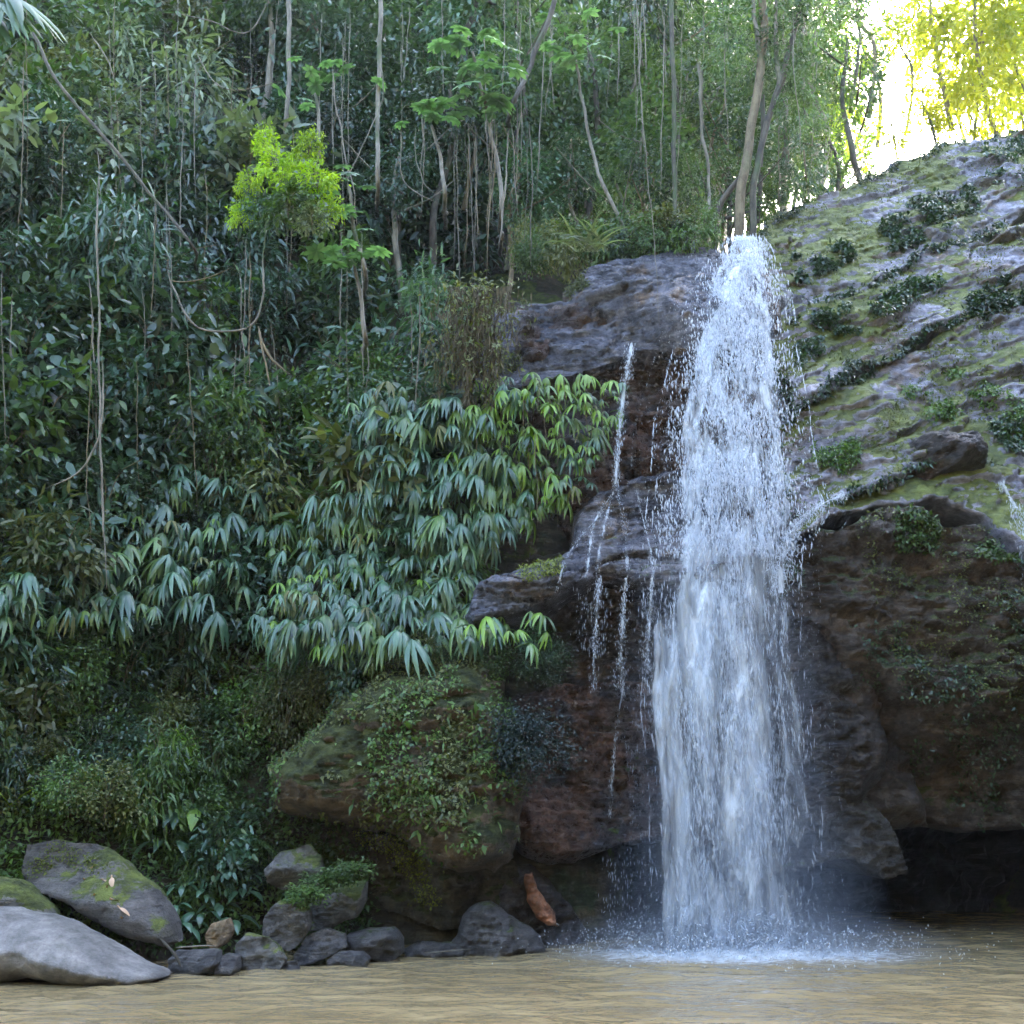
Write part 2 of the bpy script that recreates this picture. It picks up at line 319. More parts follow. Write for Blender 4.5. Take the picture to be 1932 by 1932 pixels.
# ------------------------------------------------------------------ rocks
def sdf_poly(P, poly):
    a = poly; b = np.roll(poly, -1, 0); d = np.full(len(P), 1e9); ins = np.zeros(len(P), bool)
    for i in range(len(a)):
        e = b[i] - a[i]; w = P - a[i]; tt = np.clip((w @ e) / (e @ e + 1e-12), 0, 1)
        d = np.minimum(d, np.hypot(*(w - tt[:, None] * e).T))
        c = (a[i, 1] > P[:, 1]) != (b[i, 1] > P[:, 1])
        with np.errstate(divide='ignore', invalid='ignore'):
            xx = (b[i, 0] - a[i, 0]) * (P[:, 1] - a[i, 1]) / (b[i, 1] - a[i, 1]) + a[i, 0]
        ins ^= c & (P[:, 0] < xx)
    return np.where(ins, d, -d)
ROCKS = {}
def rock(name, label, poly, y0, mat, sz=0.0, sx=0.0, rad=0.4, T=0.8, amp=0.10, h=0.035, dip=0.0, steps=0.10, sfreq=1.7, warp=0.10,
         closed=False, seed=0, cat='rock', group=None, kind=None, lumps=0.9, power=2.0, key=None, back=3.2, parent=None, fine=0.05, facets=0, rb=None, Tb=None):
    poly = np.array(poly, float); uc, vc = poly.mean(0); c = at(uc, vc, y0); n = np.array([-sx, 1, -sz])
    W = []
    for u, v in poly:
        d = ray(u, v); t = (n @ (c - CAM)) / (n @ d); W.append(CAM + t * d)
    W = np.array(W)[:, [0, 2]]; lo = W.min(0) - 0.3; hi = W.max(0) + 0.3
    gx = np.arange(lo[0], hi[0], h); gz = np.arange(lo[1], hi[1], h); GX, GZ = np.meshgrid(gx, gz)
    P = np.stack([GX.ravel(), GZ.ravel()], -1)
    def sd_of(Q):
        q3 = np.stack([Q[:, 0] * 1.3, Q[:, 1] * 1.3, np.full(len(Q), seed * 3.7)], -1)
        wv = np.stack([fbm(q3, 4, seed + 1), fbm(q3, 4, seed + 50)], -1) * warp
        return sdf_poly(Q + wv, W)
    s = sd_of(P); ins = s > 0
    ng = ins.reshape(GX.shape); band = ng.copy()
    for ax in (0, 1):
        for sh in (-1, 1): band |= np.roll(ng, sh, ax)
    band2 = band.copy()
    for ax in (0, 1):
        for sh in (-1, 1): band2 |= np.roll(band, sh, ax)
    out = (band2.ravel()) & ~ins; e = 0.01
    gr = np.stack([sd_of(P[out] + [e, 0]) - sd_of(P[out] - [e, 0]), sd_of(P[out] + [0, e]) - sd_of(P[out] - [0, e])], -1) / (2 * e)
    gr /= np.linalg.norm(gr, axis=1)[:, None] + 1e-6
    P[out] += gr * (-s[out])[:, None]; s[out] = 0
    use = band2.ravel(); idx = np.full(len(P), -1); idx[use] = np.arange(use.sum())
    S = s[use]; Q = P[use]; low = sstep(0.55, 0.05, (Q[:, 1] - W[:, 1].min()) / np.ptp(W[:, 1]))
    rad = rad + ((rb or rad) - rad) * low; T = T + ((Tb or T) - T) * low; t = np.clip(S / rad, 0, 1)
    bulge = (1 - (1 - t) ** power) ** (1 / power)
    plane = c[1] + sx * (Q[:, 0] - c[0]) + sz * (Q[:, 1] - c[2])
    q3 = np.stack([Q[:, 0], plane * 0.6, Q[:, 1]], -1)
    st = Q[:, 1] * math.cos(dip) - Q[:, 0] * math.sin(dip); al = Q[:, 0] * math.cos(dip) + Q[:, 1] * math.sin(dip)
    n_l = fbm(q3 * lumps, 4, seed + 7)
    lay = np.stack([al * 0.55, plane * 0.3, st * 2.5], -1)
    n_s = fbm(lay, 4, seed + 9, 0.6)
    def h1(a_, b_, k_): return (_hash(a_, b_, np.zeros_like(a_), k_) % 509) / 509.0
    def beds(fq, bf, wob, k_):
        ph = st * fq + wob + seed * 0.37; ph = ph + 0.35 * np.sin(ph * 2.3 + seed); bd = np.floor(ph).astype(np.int64); fr = ph - bd
        la = al * bf + h1(bd, bd * 3, k_) * 7 + 0.25 * n_s; bl = np.floor(la).astype(np.int64); fl = la - bl
        w_ = sstep(0, 0.12, fl); pr = h1(bd, bl - 1, k_ + 1) * (1 - w_) + h1(bd, bl, k_ + 1) * w_
        up = h1(bd + 1, bl, k_ + 1); v_ = sstep(0.80, 1.0, fr); pr = pr * (1 - v_) + up * v_
        ck = np.exp(-((1 - np.abs(2 * fr - 1)) / 0.07) ** 2) * (0.3 + h1(bd, bl, k_ + 2))
        return pr - 0.45 * ck
    modn = np.clip(0.5 + 1.2 * gnoise(np.stack([al * 0.5, st * 0.8, plane * 0], -1), seed + 21), 0, 1.4)
    yv = plane + T * (1 - bulge)
    gf = np.random.default_rng(seed + 400); size = float(np.sqrt(np.prod(hi - lo)))
    for _ in range(facets):
        ctr = Q[gf.integers(0, len(Q))]; a_ = gf.uniform(0, 6.28); sl = gf.uniform(0.3, 1.1); cut = plane + T * gf.uniform(0.02, 0.3) + sl * ((Q[:, 0] - ctr[0]) * math.cos(a_) + (Q[:, 1] - ctr[1]) * math.sin(a_))
        yv = np.maximum(yv, np.minimum(cut, plane + T))
    rdg = 1 - 2 * np.abs(fbm(q3 * np.array([1.3, 1.3, 2.2]) + 3, 3, seed + 33))
    edge = 0.6 + 0.4 * t
    yv -= edge * (amp * n_l * 1.6 + steps * 1.4 * modn * beds(sfreq, 0.55, n_l * 0.9, seed + 70) + steps * 0.45 * beds(sfreq * 3.1, 1.3, n_s * 0.8 + n_l, seed + 80) + 0.5 * amp * n_s + fine * 1.4 * (1 - 2.2 * np.abs(fbm(q3 * np.array([3, 3, 6.0]), 4, seed + 31, 0.65))) + amp * 0.35 * rdg)
    xo = 0.03 * gnoise(q3 * 4, seed + 40) * t; zo = 0.03 * gnoise(q3 * 4 + 9, seed + 41) * t
    V = np.stack([Q[:, 0] + xo, yv, Q[:, 1] + zo], -1)
    I = idx.reshape(GX.shape); quad = np.stack([I[:-1, :-1], I[:-1, 1:], I[1:, 1:], I[1:, :-1]], -1).reshape(-1, 4)
    inq = np.stack([ng[:-1, :-1], ng[:-1, 1:], ng[1:, 1:], ng[1:, :-1]], -1).reshape(-1, 4)
    F = quad[(quad >= 0).all(1) & inq.any(1)]
    nV = len(V)
    if closed:
        yb = plane + T + T * 0.8 * bulge + 0.05 + fbm(q3 * 1.4, 3, seed + 60) * amp * t
        VB = np.stack([Q[:, 0], yb, Q[:, 1]], -1); FB = F[:, ::-1] + nV
    E = np.concatenate([F[:, [0, 1]], F[:, [1, 2]], F[:, [2, 3]], F[:, [3, 0]]]); key_ = np.sort(E, 1); kk = key_[:, 0] * 10 ** 7 + key_[:, 1]
    uq, inv, cnt = np.unique(kk, return_inverse=True, return_counts=True); be = E[cnt[inv] == 1]
    if closed:
        SK = np.stack([be[:, 1], be[:, 0], be[:, 0] + nV, be[:, 1] + nV], -1); V = np.vstack([V, VB]); Fs = [F, FB, SK]
    else:
        bv = np.unique(be); mp = np.full(nV, -1); mp[bv] = np.arange(len(bv)) + nV
        VS = V[bv].copy(); VS[:, 1] += back; VS[:, [0, 2]] += (c[[0, 2]] - VS[:, [0, 2]]) * 0.10
        SK = np.stack([be[:, 1], be[:, 0], mp[be[:, 0]], mp[be[:, 1]]], -1); V = np.vstack([V, VS]); Fs = [F, SK]
    org = np.array([c[0], c[1], W[:, 1].min()])
    me = mesh_np(name, V - org, Fs, M[mat] if isinstance(mat, str) else mat, True)
    o = link(name, me, parent, org); tag(o, label, cat if label else None, group, kind)
    # normals of the front grid, for creepers
    gI = I; Vg = V[:nV]
    ROCKS[key or name] = dict(o=o, V=Vg, org=org, t=t, t_in=(S > 0.02))
    return o

# cliff walls deep behind everything (the setting)
def cliff_part(poly, y0, mat, **k):
    return rock('cliff_face', None, poly, y0, mat, parent=cliff, **k)
cliff = link('cliff', None, None, (2.5, 15.5, 0)); tag(cliff, 'dark wet rock face recessed behind the waterfall', 'cliff', kind='structure')
def cl(poly, y0, mat, **k):
    o = rock('rock_face', None, poly, y0, mat, **k); o.parent = cliff; o.matrix_parent_inverse = Matrix.Translation(-cliff.location); return o
cl([(960, 560), (1470, 560), (1500, 760), (1530, 1020), (1000, 1020), (940, 800)], 15.6, 'rock_brown', amp=0.22, steps=0.16, seed=3, h=0.05, T=0.3, lumps=1.2)
cl([(1000, 1030), (1640, 1000), (1660, 1330), (960, 1330)], 15.0, 'rock_dark', amp=0.25, steps=0.15, seed=4, h=0.05, T=0.3)
cl([(1180, 1290), (1700, 1290), (1760, 1560), (1180, 1600)], 14.8, 'rock_dark', amp=0.2, steps=0.16, seed=5, h=0.05, T=0.3)
cl([(560, 1480), (2250, 1400), (2300, 1850), (560, 1850)], 19.5, 'rock_cave_shade', amp=0.3, steps=0.2, seed=6, h=0.09, T=0.2)
cl([(1640, 1000), (2300, 960), (2400, 1500), (1640, 1480)], 16.2, 'rock_cave_shade', amp=0.3, steps=0.2, seed=8, h=0.09, T=0.2)

# ledges on the near side of the fall
rock('upper_ledge', 'high blue-grey slab at the lip just below the strap-leaved plant', [(1060, 540), (1085, 505), (1105, 485), (1170, 467), (1250, 450), (1310, 436), (1345, 436), (1375, 450), (1440, 470), (1460, 560), (1330, 560), (1200, 580), (1090, 570)], 15.6, 'rock_wet',
     sz=0.55, sx=0.0, rad=0.30, T=0.55, dip=math.radians(9), steps=0.14, sfreq=1.4, seed=10, h=0.03, facets=3, power=3.2, fine=0.018, key='upper_ledge')
rock('upper_ledge', 'broad wet overhanging slab with dark gap below, root mat hanging at its end', [(840, 610), (900, 575), (1000, 548), (1085, 530), (1200, 520), (1330, 505), (1460, 505), (1470, 640), (1330, 655), (1240, 640), (1205, 632), (1185, 645), (1130, 665), (1060, 685), (985, 700), (925, 712), (850, 715)], 14.75, 'rock_wet',
     sz=0.35, sx=-0.03, rad=0.22, T=0.6, dip=math.radians(8), steps=0.16, sfreq=1.5, seed=12, h=0.03, facets=3, power=3.2, fine=0.018, key='overhang_slab')
rock('middle_ledge', 'wide dark wet shelf stepping down from the hanging palms to behind the fall', [(862, 1152), (900, 1108), (960, 1082), (1030, 1062), (1072, 1020), (1092, 962), (1125, 922), (1200, 898), (1300, 885), (1430, 885), (1430, 1115), (1240, 1102), (1160, 1085), (1100, 1107), (1050, 1130), (990, 1152), (935, 1172), (872, 1180)], 14.15, 'rock_ledge',
     sz=0.62, sx=0.03, rad=0.10, T=0.30, dip=math.radians(11), steps=0.34, sfreq=2.3, seed=15, h=0.024, warp=0.14, lumps=0.7, fine=0.018, key='mid_b')
rock('boulder', 'red-brown wet boulder bulging over a dark cave beside the fall', [(940, 1310), (1000, 1290), (1060, 1283), (1130, 1275), (1230, 1270), (1300, 1300), (1310, 1450), (1290, 1570), (1230, 1585), (1150, 1605), (1090, 1632), (1030, 1645), (990, 1630), (930, 1560), (920, 1420)], 13.75, 'rock_brown',
     sz=0.05, rad=0.7, T=0.9, dip=math.radians(4), steps=0.12, sfreq=2.6, seed=16, h=0.03, facets=5, key='brown')
rock('boulder', 'huge moss-covered boulder below the hanging palms', [(470, 1450), (540, 1360), (640, 1290), (760, 1240), (880, 1225), (960, 1275), (1000, 1390), (1000, 1550), (985, 1640), (940, 1665), (830, 1640), (720, 1600), (600, 1560), (500, 1530)], 12.85, 'rock_mossy',
     sz=0.22, sx=0.0, rad=0.9, T=1.0, amp=0.16, dip=math.radians(-18), steps=0.10, sfreq=1.3, seed=18, h=0.035, facets=1, key='mossy', warp=0.16)
rock('boulder', 'smooth olive-brown boulder wedged under the mossy one above the waterline', [(570, 1575), (640, 1560), (760, 1580), (880, 1620), (970, 1640), (985, 1670), (925, 1730), (890, 1765), (800, 1762), (720, 1735), (670, 1690), (600, 1640)], 13.35, 'rock_olive',
     sz=0.1, rad=0.7, T=0.8, amp=0.10, dip=math.radians(-20), steps=0.07, sfreq=1.2, seed=20, h=0.035, facets=4, key='olive')
rock('boulder', 'dark grey wedge of rock sloping into the water beside the orange clay', [(868, 1752), (905, 1722), (935, 1712), (970, 1745), (1010, 1775), (1030, 1800), (1000, 1830), (860, 1830), (850, 1790)], 13.15, 'rock_grey', sz=0.3, rad=0.25, T=0.35, seed=22, closed=True, key='wedge', h=0.025)
rock('boulder', 'dark rock behind the orange clay in the small cave', [(930, 1690), (960, 1650), (1000, 1640), (1050, 1690), (1100, 1760), (1110, 1810), (960, 1820), (930, 1760)], 13.95, 'rock_dark', sz=0.35, rad=0.3, T=0.4, seed=55, closed=True, h=0.03, facets=4, key='cave_rock')
rock('clay_outcrop', 'orange clay streak on a rock in the mouth of the small cave', [(996, 1652), (1006, 1650), (1008, 1680), (1020, 1705), (1045, 1725), (1050, 1745), (1030, 1750), (1000, 1735), (988, 1700), (990, 1675)], 13.78, 'clay', sz=0.35, rad=0.10, T=0.10, seed=23, closed=True, h=0.02, warp=0.10, key='clay', cat='clay', amp=0.10)

# right of the fall
rock('boulder', 'huge overhanging brown boulder with moss cap above the dark cave', [(1500, 1040), (1560, 985), (1650, 960), (1760, 952), (1860, 980), (1935, 1040), (2060, 1090), (2200, 1180), (2220, 1400), (2120, 1560), (1940, 1575), (1860, 1550), (1780, 1530), (1705, 1450), (1655, 1380), (1650, 1310), (1610, 1250), (1575, 1180), (1520, 1150), (1490, 1110)], 13.55, 'rock_big',
     sz=-0.06, sx=-0.02, rad=0.40, T=0.55, rb=1.3, Tb=2.2, power=2.4, amp=0.2, dip=math.radians(-16), steps=0.22, sfreq=1.5, seed=24, facets=2, key='big', warp=0.14)
rock('rock_face', None, [(1470, 1060), (1560, 1020), (1640, 1100), (1680, 1300), (1690, 1450), (1640, 1520), (1480, 1520)], 14.2, 'rock_dark', sz=0.0, sx=-0.1, rad=0.5, T=0.6, dip=0.0, steps=0.1, seed=25, h=0.04)
o_ = bpy.context.scene.objects['rock_face.005'] if 'rock_face.005' in bpy.data.objects else None
if o_: o_.parent = cliff; o_.matrix_parent_inverse = Matrix.Translation(-cliff.location)
rock('boulder', 'layered rock slab jutting from the cave wall beside the falling water', [(1470, 1500), (1560, 1490), (1635, 1490), (1675, 1525), (1705, 1580), (1735, 1640), (1700, 1658), (1620, 1635), (1560, 1632), (1470, 1640)], 14.3, 'rock_grey',
     sz=0.15, rad=0.3, T=0.6, dip=math.radians(-6), steps=0.12, sfreq=3.0, seed=26, h=0.028, facets=4, power=3.2, key='slab_low')
rock('ledge', 'wet purple-grey shelf on top of the overhanging boulder', [(1490, 1010), (1530, 950), (1620, 925), (1700, 890), (1760, 862), (1850, 862), (1935, 880), (2100, 900), (2250, 1000), (2200, 1120), (2050, 1075), (1935, 1030), (1860, 972), (1760, 948), (1650, 955), (1560, 980)], 14.2, 'rock_slope',
     sz=0.75, sx=-0.02, rad=0.10, T=0.16, dip=math.radians(14), steps=0.14, sfreq=2.4, seed=28, power=3.2, fine=0.018, key='top_ledge', warp=0.08)
rock('boulder', 'dark brown block lying on the shelf under the mossy slope', [(1600, 885), (1640, 858), (1715, 838), (1765, 803), (1850, 800), (1885, 838), (1875, 868), (1800, 875), (1725, 905), (1655, 918)], 14.15, 'rock_dark',
     sz=0.15, rad=0.3, T=0.5, dip=math.radians(12), steps=0.08, seed=30, h=0.028, facets=5, key='block', closed=True, warp=0.06)
SL = dict(mat='rock_slope', dip=math.radians(27), back=2.0, fine=0.018)
rock('slope_slab', 'uppermost mossy slab meeting the sunlit trees', [(1405, 440), (1440, 408), (1500, 378), (1580, 345), (1650, 325), (1700, 288), (1800, 255), (1932, 228), (2250, 140), (2300, 330), (1932, 395), (1870, 420), (1800, 460), (1700, 505), (1600, 560), (1500, 610), (1460, 560), (1430, 480)], 17.65, sz=0.62, sx=0.05, rad=0.20, T=0.45, warp=0.22, steps=0.26, sfreq=2.0, lumps=0.6, seed=32, key='s1', amp=0.09, facets=3, h=0.04, **SL)
rock('slope_slab', 'mossy slab with bare lilac rock patches between the two diagonal cracks', [(1455, 600), (1500, 575), (1600, 540), (1700, 490), (1800, 455), (1932, 415), (2250, 330), (2300, 560), (1932, 560), (1860, 585), (1780, 620), (1640, 690), (1560, 740), (1500, 790), (1470, 720)], 15.88, sz=0.55, sx=0.05, rad=0.14, T=0.36, warp=0.22, steps=0.26, sfreq=2.0, lumps=0.6, seed=34, key='s2', amp=0.09, facets=3, h=0.035, **SL)
rock('slope_slab', 'lowest mossy slab of the slope with bright green clumps above the brown block', [(1470, 800), (1520, 760), (1600, 715), (1700, 660), (1790, 615), (1932, 560), (2250, 470), (2300, 900), (1935, 900), (1850, 870), (1760, 880), (1650, 920), (1540, 960), (1490, 960)], 14.75, sz=0.5, sx=0.05, rad=0.14, T=0.36, warp=0.22, steps=0.26, sfreq=2.0, lumps=0.6, seed=36, key='s3', amp=0.09, facets=3, h=0.035, **SL)

# bank boulders
BK = dict(closed=True, amp=0.06, steps=0.035, warp=0.06, power=2.4, facets=6, fine=0.03)
def bank(label, poly, y0, mat, **k):
    d = dict(BK); d.update(k); return rock('boulder', label, poly, y0, mat, **d)
bank('smooth pale grey boulder at the water\'s edge, largest and palest of the bank', [(-260, 1760), (-120, 1725), (-30, 1722), (60, 1745), (150, 1790), (215, 1832), (258, 1856), (270, 1868), (220, 1886), (120, 1884), (0, 1862), (-120, 1890), (-260, 1900)], 10.5, 'rock_pale', sz=0.55, rad=0.8, T=0.75, seed=40, key='pale', dip=-0.5, warp=0.03, h=0.025, fine=0.012, facets=1, steps=0.01)
bank('long tilted brown-grey boulder with a moss cap and dead leaves on it', [(0, 1640), (10, 1590), (70, 1580), (160, 1600), (220, 1635), (270, 1690), (305, 1750), (308, 1785), (280, 1795), (220, 1780), (130, 1735), (70, 1700), (20, 1680)], 11.7, 'rock_slab', sz=0.5, rad=0.5, T=0.5, seed=41, key='slab', dip=-0.6, fine=0.02, facets=3)
bank('low mossy boulder at the edge of the photo behind the pale one', [(-140, 1680), (-60, 1650), (0, 1665), (60, 1720), (110, 1770), (60, 1790), (-140, 1800)], 11.3, 'rock_bank', sz=0.4, rad=0.4, T=0.5, seed=42, key='bm')
bank('squat purple-grey stone at the waterline nearest the pale boulder', [(305, 1812), (325, 1795), (370, 1792), (400, 1800), (402, 1825), (385, 1846), (330, 1848), (305, 1840)], 11.35, 'rock_grey', sz=0.3, rad=0.25, T=0.25, seed=43, h=0.02)
bank('small dark stone at the waterline between two larger grey ones', [(398, 1815), (420, 1800), (450, 1808), (455, 1830), (440, 1845), (400, 1846)], 11.5, 'rock_grey', sz=0.3, rad=0.18, T=0.2, seed=44, h=0.018)
bank('tan angular stone standing above the grey waterline stones', [(372, 1775), (385, 1750), (420, 1738), (428, 1760), (420, 1785), (395, 1800), (378, 1795)], 11.75, 'rock_tan', sz=0.3, rad=0.18, T=0.2, seed=45, h=0.018)
bank('rounded grey stone with a mossy corner at the waterline', [(430, 1790), (450, 1765), (490, 1770), (515, 1790), (528, 1815), (515, 1836), (480, 1843), (450, 1835), (435, 1815)], 11.6, 'rock_bank', sz=0.3, rad=0.25, T=0.28, seed=46, h=0.02)
bank('upright brownish-grey boulder set above the row of waterline stones', [(483, 1770), (490, 1735), (520, 1700), (550, 1695), (580, 1720), (578, 1750), (555, 1785), (530, 1805), (505, 1795)], 12.0, 'rock_slab', sz=0.35, rad=0.28, T=0.3, seed=47, h=0.022)
bank('blocky mossy-topped boulder under the fern clump', [(488, 1640), (520, 1600), (580, 1585), (600, 1610), (602, 1650), (580, 1675), (520, 1680), (490, 1670)], 12.6, 'rock_bank', sz=0.35, rad=0.28, T=0.35, seed=48, h=0.024)
bank('slanting olive-grey slab beside the dark gap in the bank', [(560, 1720), (600, 1690), (650, 1670), (690, 1660), (685, 1700), (665, 1735), (600, 1760), (560, 1760)], 12.5, 'rock_bank', sz=0.4, rad=0.28, T=0.35, seed=49, h=0.022)
bank('dark streaked stone leaning over the water', [(548, 1805), (570, 1775), (610, 1760), (645, 1768), (650, 1795), (620, 1815), (580, 1830), (552, 1830)], 12.0, 'rock_grey', sz=0.4, rad=0.22, T=0.28, seed=50, h=0.02)
bank('small pitted pale-grey stone half in the water', [(618, 1812), (640, 1795), (680, 1796), (692, 1812), (685, 1830), (640, 1833), (620, 1828)], 12.05, 'rock_grey', sz=0.3, rad=0.18, T=0.2, seed=51, h=0.018)
bank('rough dark boulder at the end of the waterline row below the gap', [(650, 1790), (655, 1765), (690, 1750), (735, 1752), (752, 1780), (755, 1805), (730, 1818), (690, 1812), (660, 1805)], 12.5, 'rock_grey', sz=0.3, rad=0.25, T=0.3, seed=52, h=0.02, amp=0.09)
bank('little stone wedged between the waterline boulders', [(525, 1830), (535, 1815), (555, 1812), (560, 1830), (545, 1840), (528, 1840)], 11.8, 'rock_grey', sz=0.2, rad=0.1, T=0.12, seed=53, h=0.015)
bank('low flat dark rock at the foot of the olive boulder', [(755, 1800), (790, 1785), (850, 1782), (880, 1795), (870, 1812), (800, 1818), (760, 1818)], 12.9, 'rock_grey', sz=0.5, rad=0.2, T=0.3, seed=54, h=0.02)
#PLANTS
# ------------------------------------------------------------------ leaf shapes and plant prototypes
def unit(v): return v / (np.linalg.norm(v, axis=-1, keepdims=True) + 1e-9)
def leaves_vf(Pos, Dir, Nor, Ln, Wd, droop=0.25, fold=0.12):
    """many simple folded leaves: 5 points, 4 triangles each"""
    D = unit(Dir); Sd = unit(np.cross(D, Nor)); Up = unit(np.cross(Sd, D)); Ln = Ln[:, None]; Wd = Wd[:, None]
    mid = Pos + D * Ln * 0.45 - Up * Wd * fold
    l = Pos + D * Ln * 0.42 + Sd * Wd * 0.5; r = Pos + D * Ln * 0.42 - Sd * Wd * 0.5
    tip = Pos + D * Ln * 0.98 - Up * Ln * droop
    V = np.stack([Pos, l, r, mid, tip], 1).reshape(-1, 3); b = np.arange(len(Pos))[:, None] * 5
    F = np.concatenate([b + np.array([[0, 2, 3]]), b + np.array([[0, 3, 1]]), b + np.array([[3, 2, 4]]), b + np.array([[1, 3, 4]])], 1).reshape(-1, 3)
    return V, F
def leaves_hi(Pos, Dir, Nor, Ln, Wd, droop=0.25, fold=0.10):
    """rounder leaves: 8 points, 2 triangles + 4 quads cut to triangles"""
    D = unit(Dir); Sd = unit(np.cross(D, Nor)); Up = unit(np.cross(Sd, D)); Ln = Ln[:, None]; Wd = Wd[:, None]; out = [Pos]
    for f, w, dr in ((0.28, 0.44, 0.05), (0.62, 0.40, 0.35)):
        c = Pos + D * Ln * f - Up * Ln * droop * dr; out += [c + Sd * Wd * w, c - Up * Wd * fold, c - Sd * Wd * w]
    out.append(Pos + D * Ln - Up * Ln * droop); V = np.stack(out, 1).reshape(-1, 3); b = np.arange(len(Pos))[:, None] * 8
    F = np.concatenate([b + np.array([x]) for x in ([0, 2, 1], [0, 3, 2], [1, 2, 5], [1, 5, 4], [2, 3, 6], [2, 6, 5], [4, 5, 7], [5, 6, 7])], 1).reshape(-1, 3); return V, F
def leaf_cloud(name, n, rx, ry, rz, ln, wd, seed, mat, clumps=26, spread=0.28, hang=0.3, zc=0.0, hollow=0.45, droop=0.25):
    g = np.random.default_rng(seed)
    c = unit(g.normal(size=(clumps, 3))) * (hollow + (1 - hollow) * g.random((clumps, 1)) ** 0.6) * np.array([rx, ry, rz])
    k = g.integers(0, clumps, n); off = g.normal(size=(n, 3)) * spread * np.array([rx, ry, rz]) * (0.5 + g.random((clumps, 1))[k])
    P = c[k] + off
    D = unit(P / np.array([rx, ry, rz])) * 0.7 + g.normal(size=(n, 3)) * 0.6 + np.array([0, 0, -hang])
    Nn = np.array([0, -0.35, 1.0]) + g.normal(size=(n, 3)) * 0.45
    hi_ = ln > 0.12; V, F = (leaves_hi if hi_ else leaves_vf)(P + np.array([0, 0, zc]), D, Nn, ln * (0.6 + 0.8 * g.random(n)), wd * (0.6 + 0.7 * g.random(n)), droop)
    tint = np.clip(0.5 * g.random(clumps)[k] + 0.6 * g.random(n) - 0.05, 0, 1)
    return mesh_np(name, V, F, mat, False, np.repeat(tint, 8 if hi_ else 4))
def strip_vf(path, side, widths, fold=0.15):
    P = np.asarray(path); n = len(P); T = np.gradient(P, axis=0); T = unit(T); S = np.asarray(side, float)[None, :] * np.ones((n, 1)); S = unit(S - (S * T).sum(1)[:, None] * T)
    U = np.cross(S, T); w = np.asarray(widths)[:, None]
    V = np.stack([P + S * w * 0.5, P - U * w * fold, P - S * w * 0.5], 1).reshape(-1, 3); b = np.arange(n - 1)[:, None] * 3
    F = np.concatenate([b + np.array([[0, 1, 4, 3]]), b + np.array([[1, 2, 5, 4]])], 1).reshape(-1, 4); return V, F
def blade_path(p, d, ln, seg, grav):
    P = [np.array(p, float)]; d = np.array(d, float)
    for j in range(seg):
        d = unit(d + np.array([0, 0, -grav])); P.append(P[-1] + d * ln / seg)
    return np.array(P)
LANCE = np.array([0.25, 0.85, 1.0, 0.8, 0.5, 0.04])
def fan_leaf(name, seed, mat, fingers=7, ln=0.46, wd=0.062, grav=0.34, petiole=0.32, lift=0.35, spread=70):
    g = np.random.default_rng(seed); pet = blade_path((0, 0, 0), (g.normal() * 0.15, -1, lift + 0.25), petiole, 4, 0.16)
    items = [tube_vf(pet, 0.008, 4)]; tint = [np.full(len(items[0][1]), 0.4)]; tip = pet[-1]
    for k in range(fingers):
        a = math.radians(-spread + 2 * spread * k / (fingers - 1) + g.normal() * 6)
        d = np.array([math.sin(a), -math.cos(a) * 0.75, -0.15 + g.normal() * 0.08]); l = ln * (0.75 + 0.35 * math.cos(a) + 0.12 * g.normal())
        P = blade_path(tip, d, l, 5, grav * (0.8 + 0.5 * g.random())); sd = np.array([math.cos(a), math.sin(a) * 0.75, 0.05])
        it = strip_vf(P, sd, wd * LANCE * (0.85 + 0.3 * g.random())); items.append(it); tint.append(np.full(len(it[1]), np.clip(0.2 + 0.7 * g.random(), 0, 1)))
    V, F = join_vf(items); return mesh_np(name, V, F, mat, False, np.concatenate(tint))
def fern_frond(name, seed, mat, ln=0.75, n=15, lw=0.13, wd=0.032, grav=0.17):
    g = np.random.default_rng(seed); P = blade_path((0, 0, 0), (0, -0.75, 0.8), ln, n, grav); items = [tube_vf(P, 0.005, 3)]; tint = [np.full(len(items[0][1]), 0.3)]
    for i in range(2, n + 1):
        w = lw * math.sin(math.pi * (0.12 + 0.83 * i / n)) ** 0.8
        for s in (-1, 1):
            q = blade_path(P[i], (s, -0.35, -0.1), w, 2, 0.25); it = strip_vf(q, (0, -1, 0.2), np.array([0.7, 1, 0.1]) * wd); items.append(it); tint.append(np.full(len(it[1]), g.random()))
    V, F = join_vf(items); return mesh_np(name, V, F, mat, False, np.concatenate(tint))
def oval_leaf(name, seed, mat, ln=0.42, wd=0.17, petiole=0.3, grav=0.2, lift=0.9):
    g = np.random.default_rng(seed); pet = blade_path((0, 0, 0), (0, -0.6, lift), petiole, 4, 0.08); a = tube_vf(pet, 0.009, 4)
    P = blade_path(pet[-1], (g.normal() * 0.1, -1, 0.25), ln, 6, grav); b = strip_vf(P, (1, 0, 0), wd * np.array([0.25, 0.8, 1, 0.95, 0.7, 0.38, 0.03]), 0.18)
    V, F = join_vf([a, b]); return mesh_np(name, V, F, mat, False, np.concatenate([np.full(len(a[1]), 0.3), np.full(len(b[1]), 0.5 + 0.3 * g.random())]))
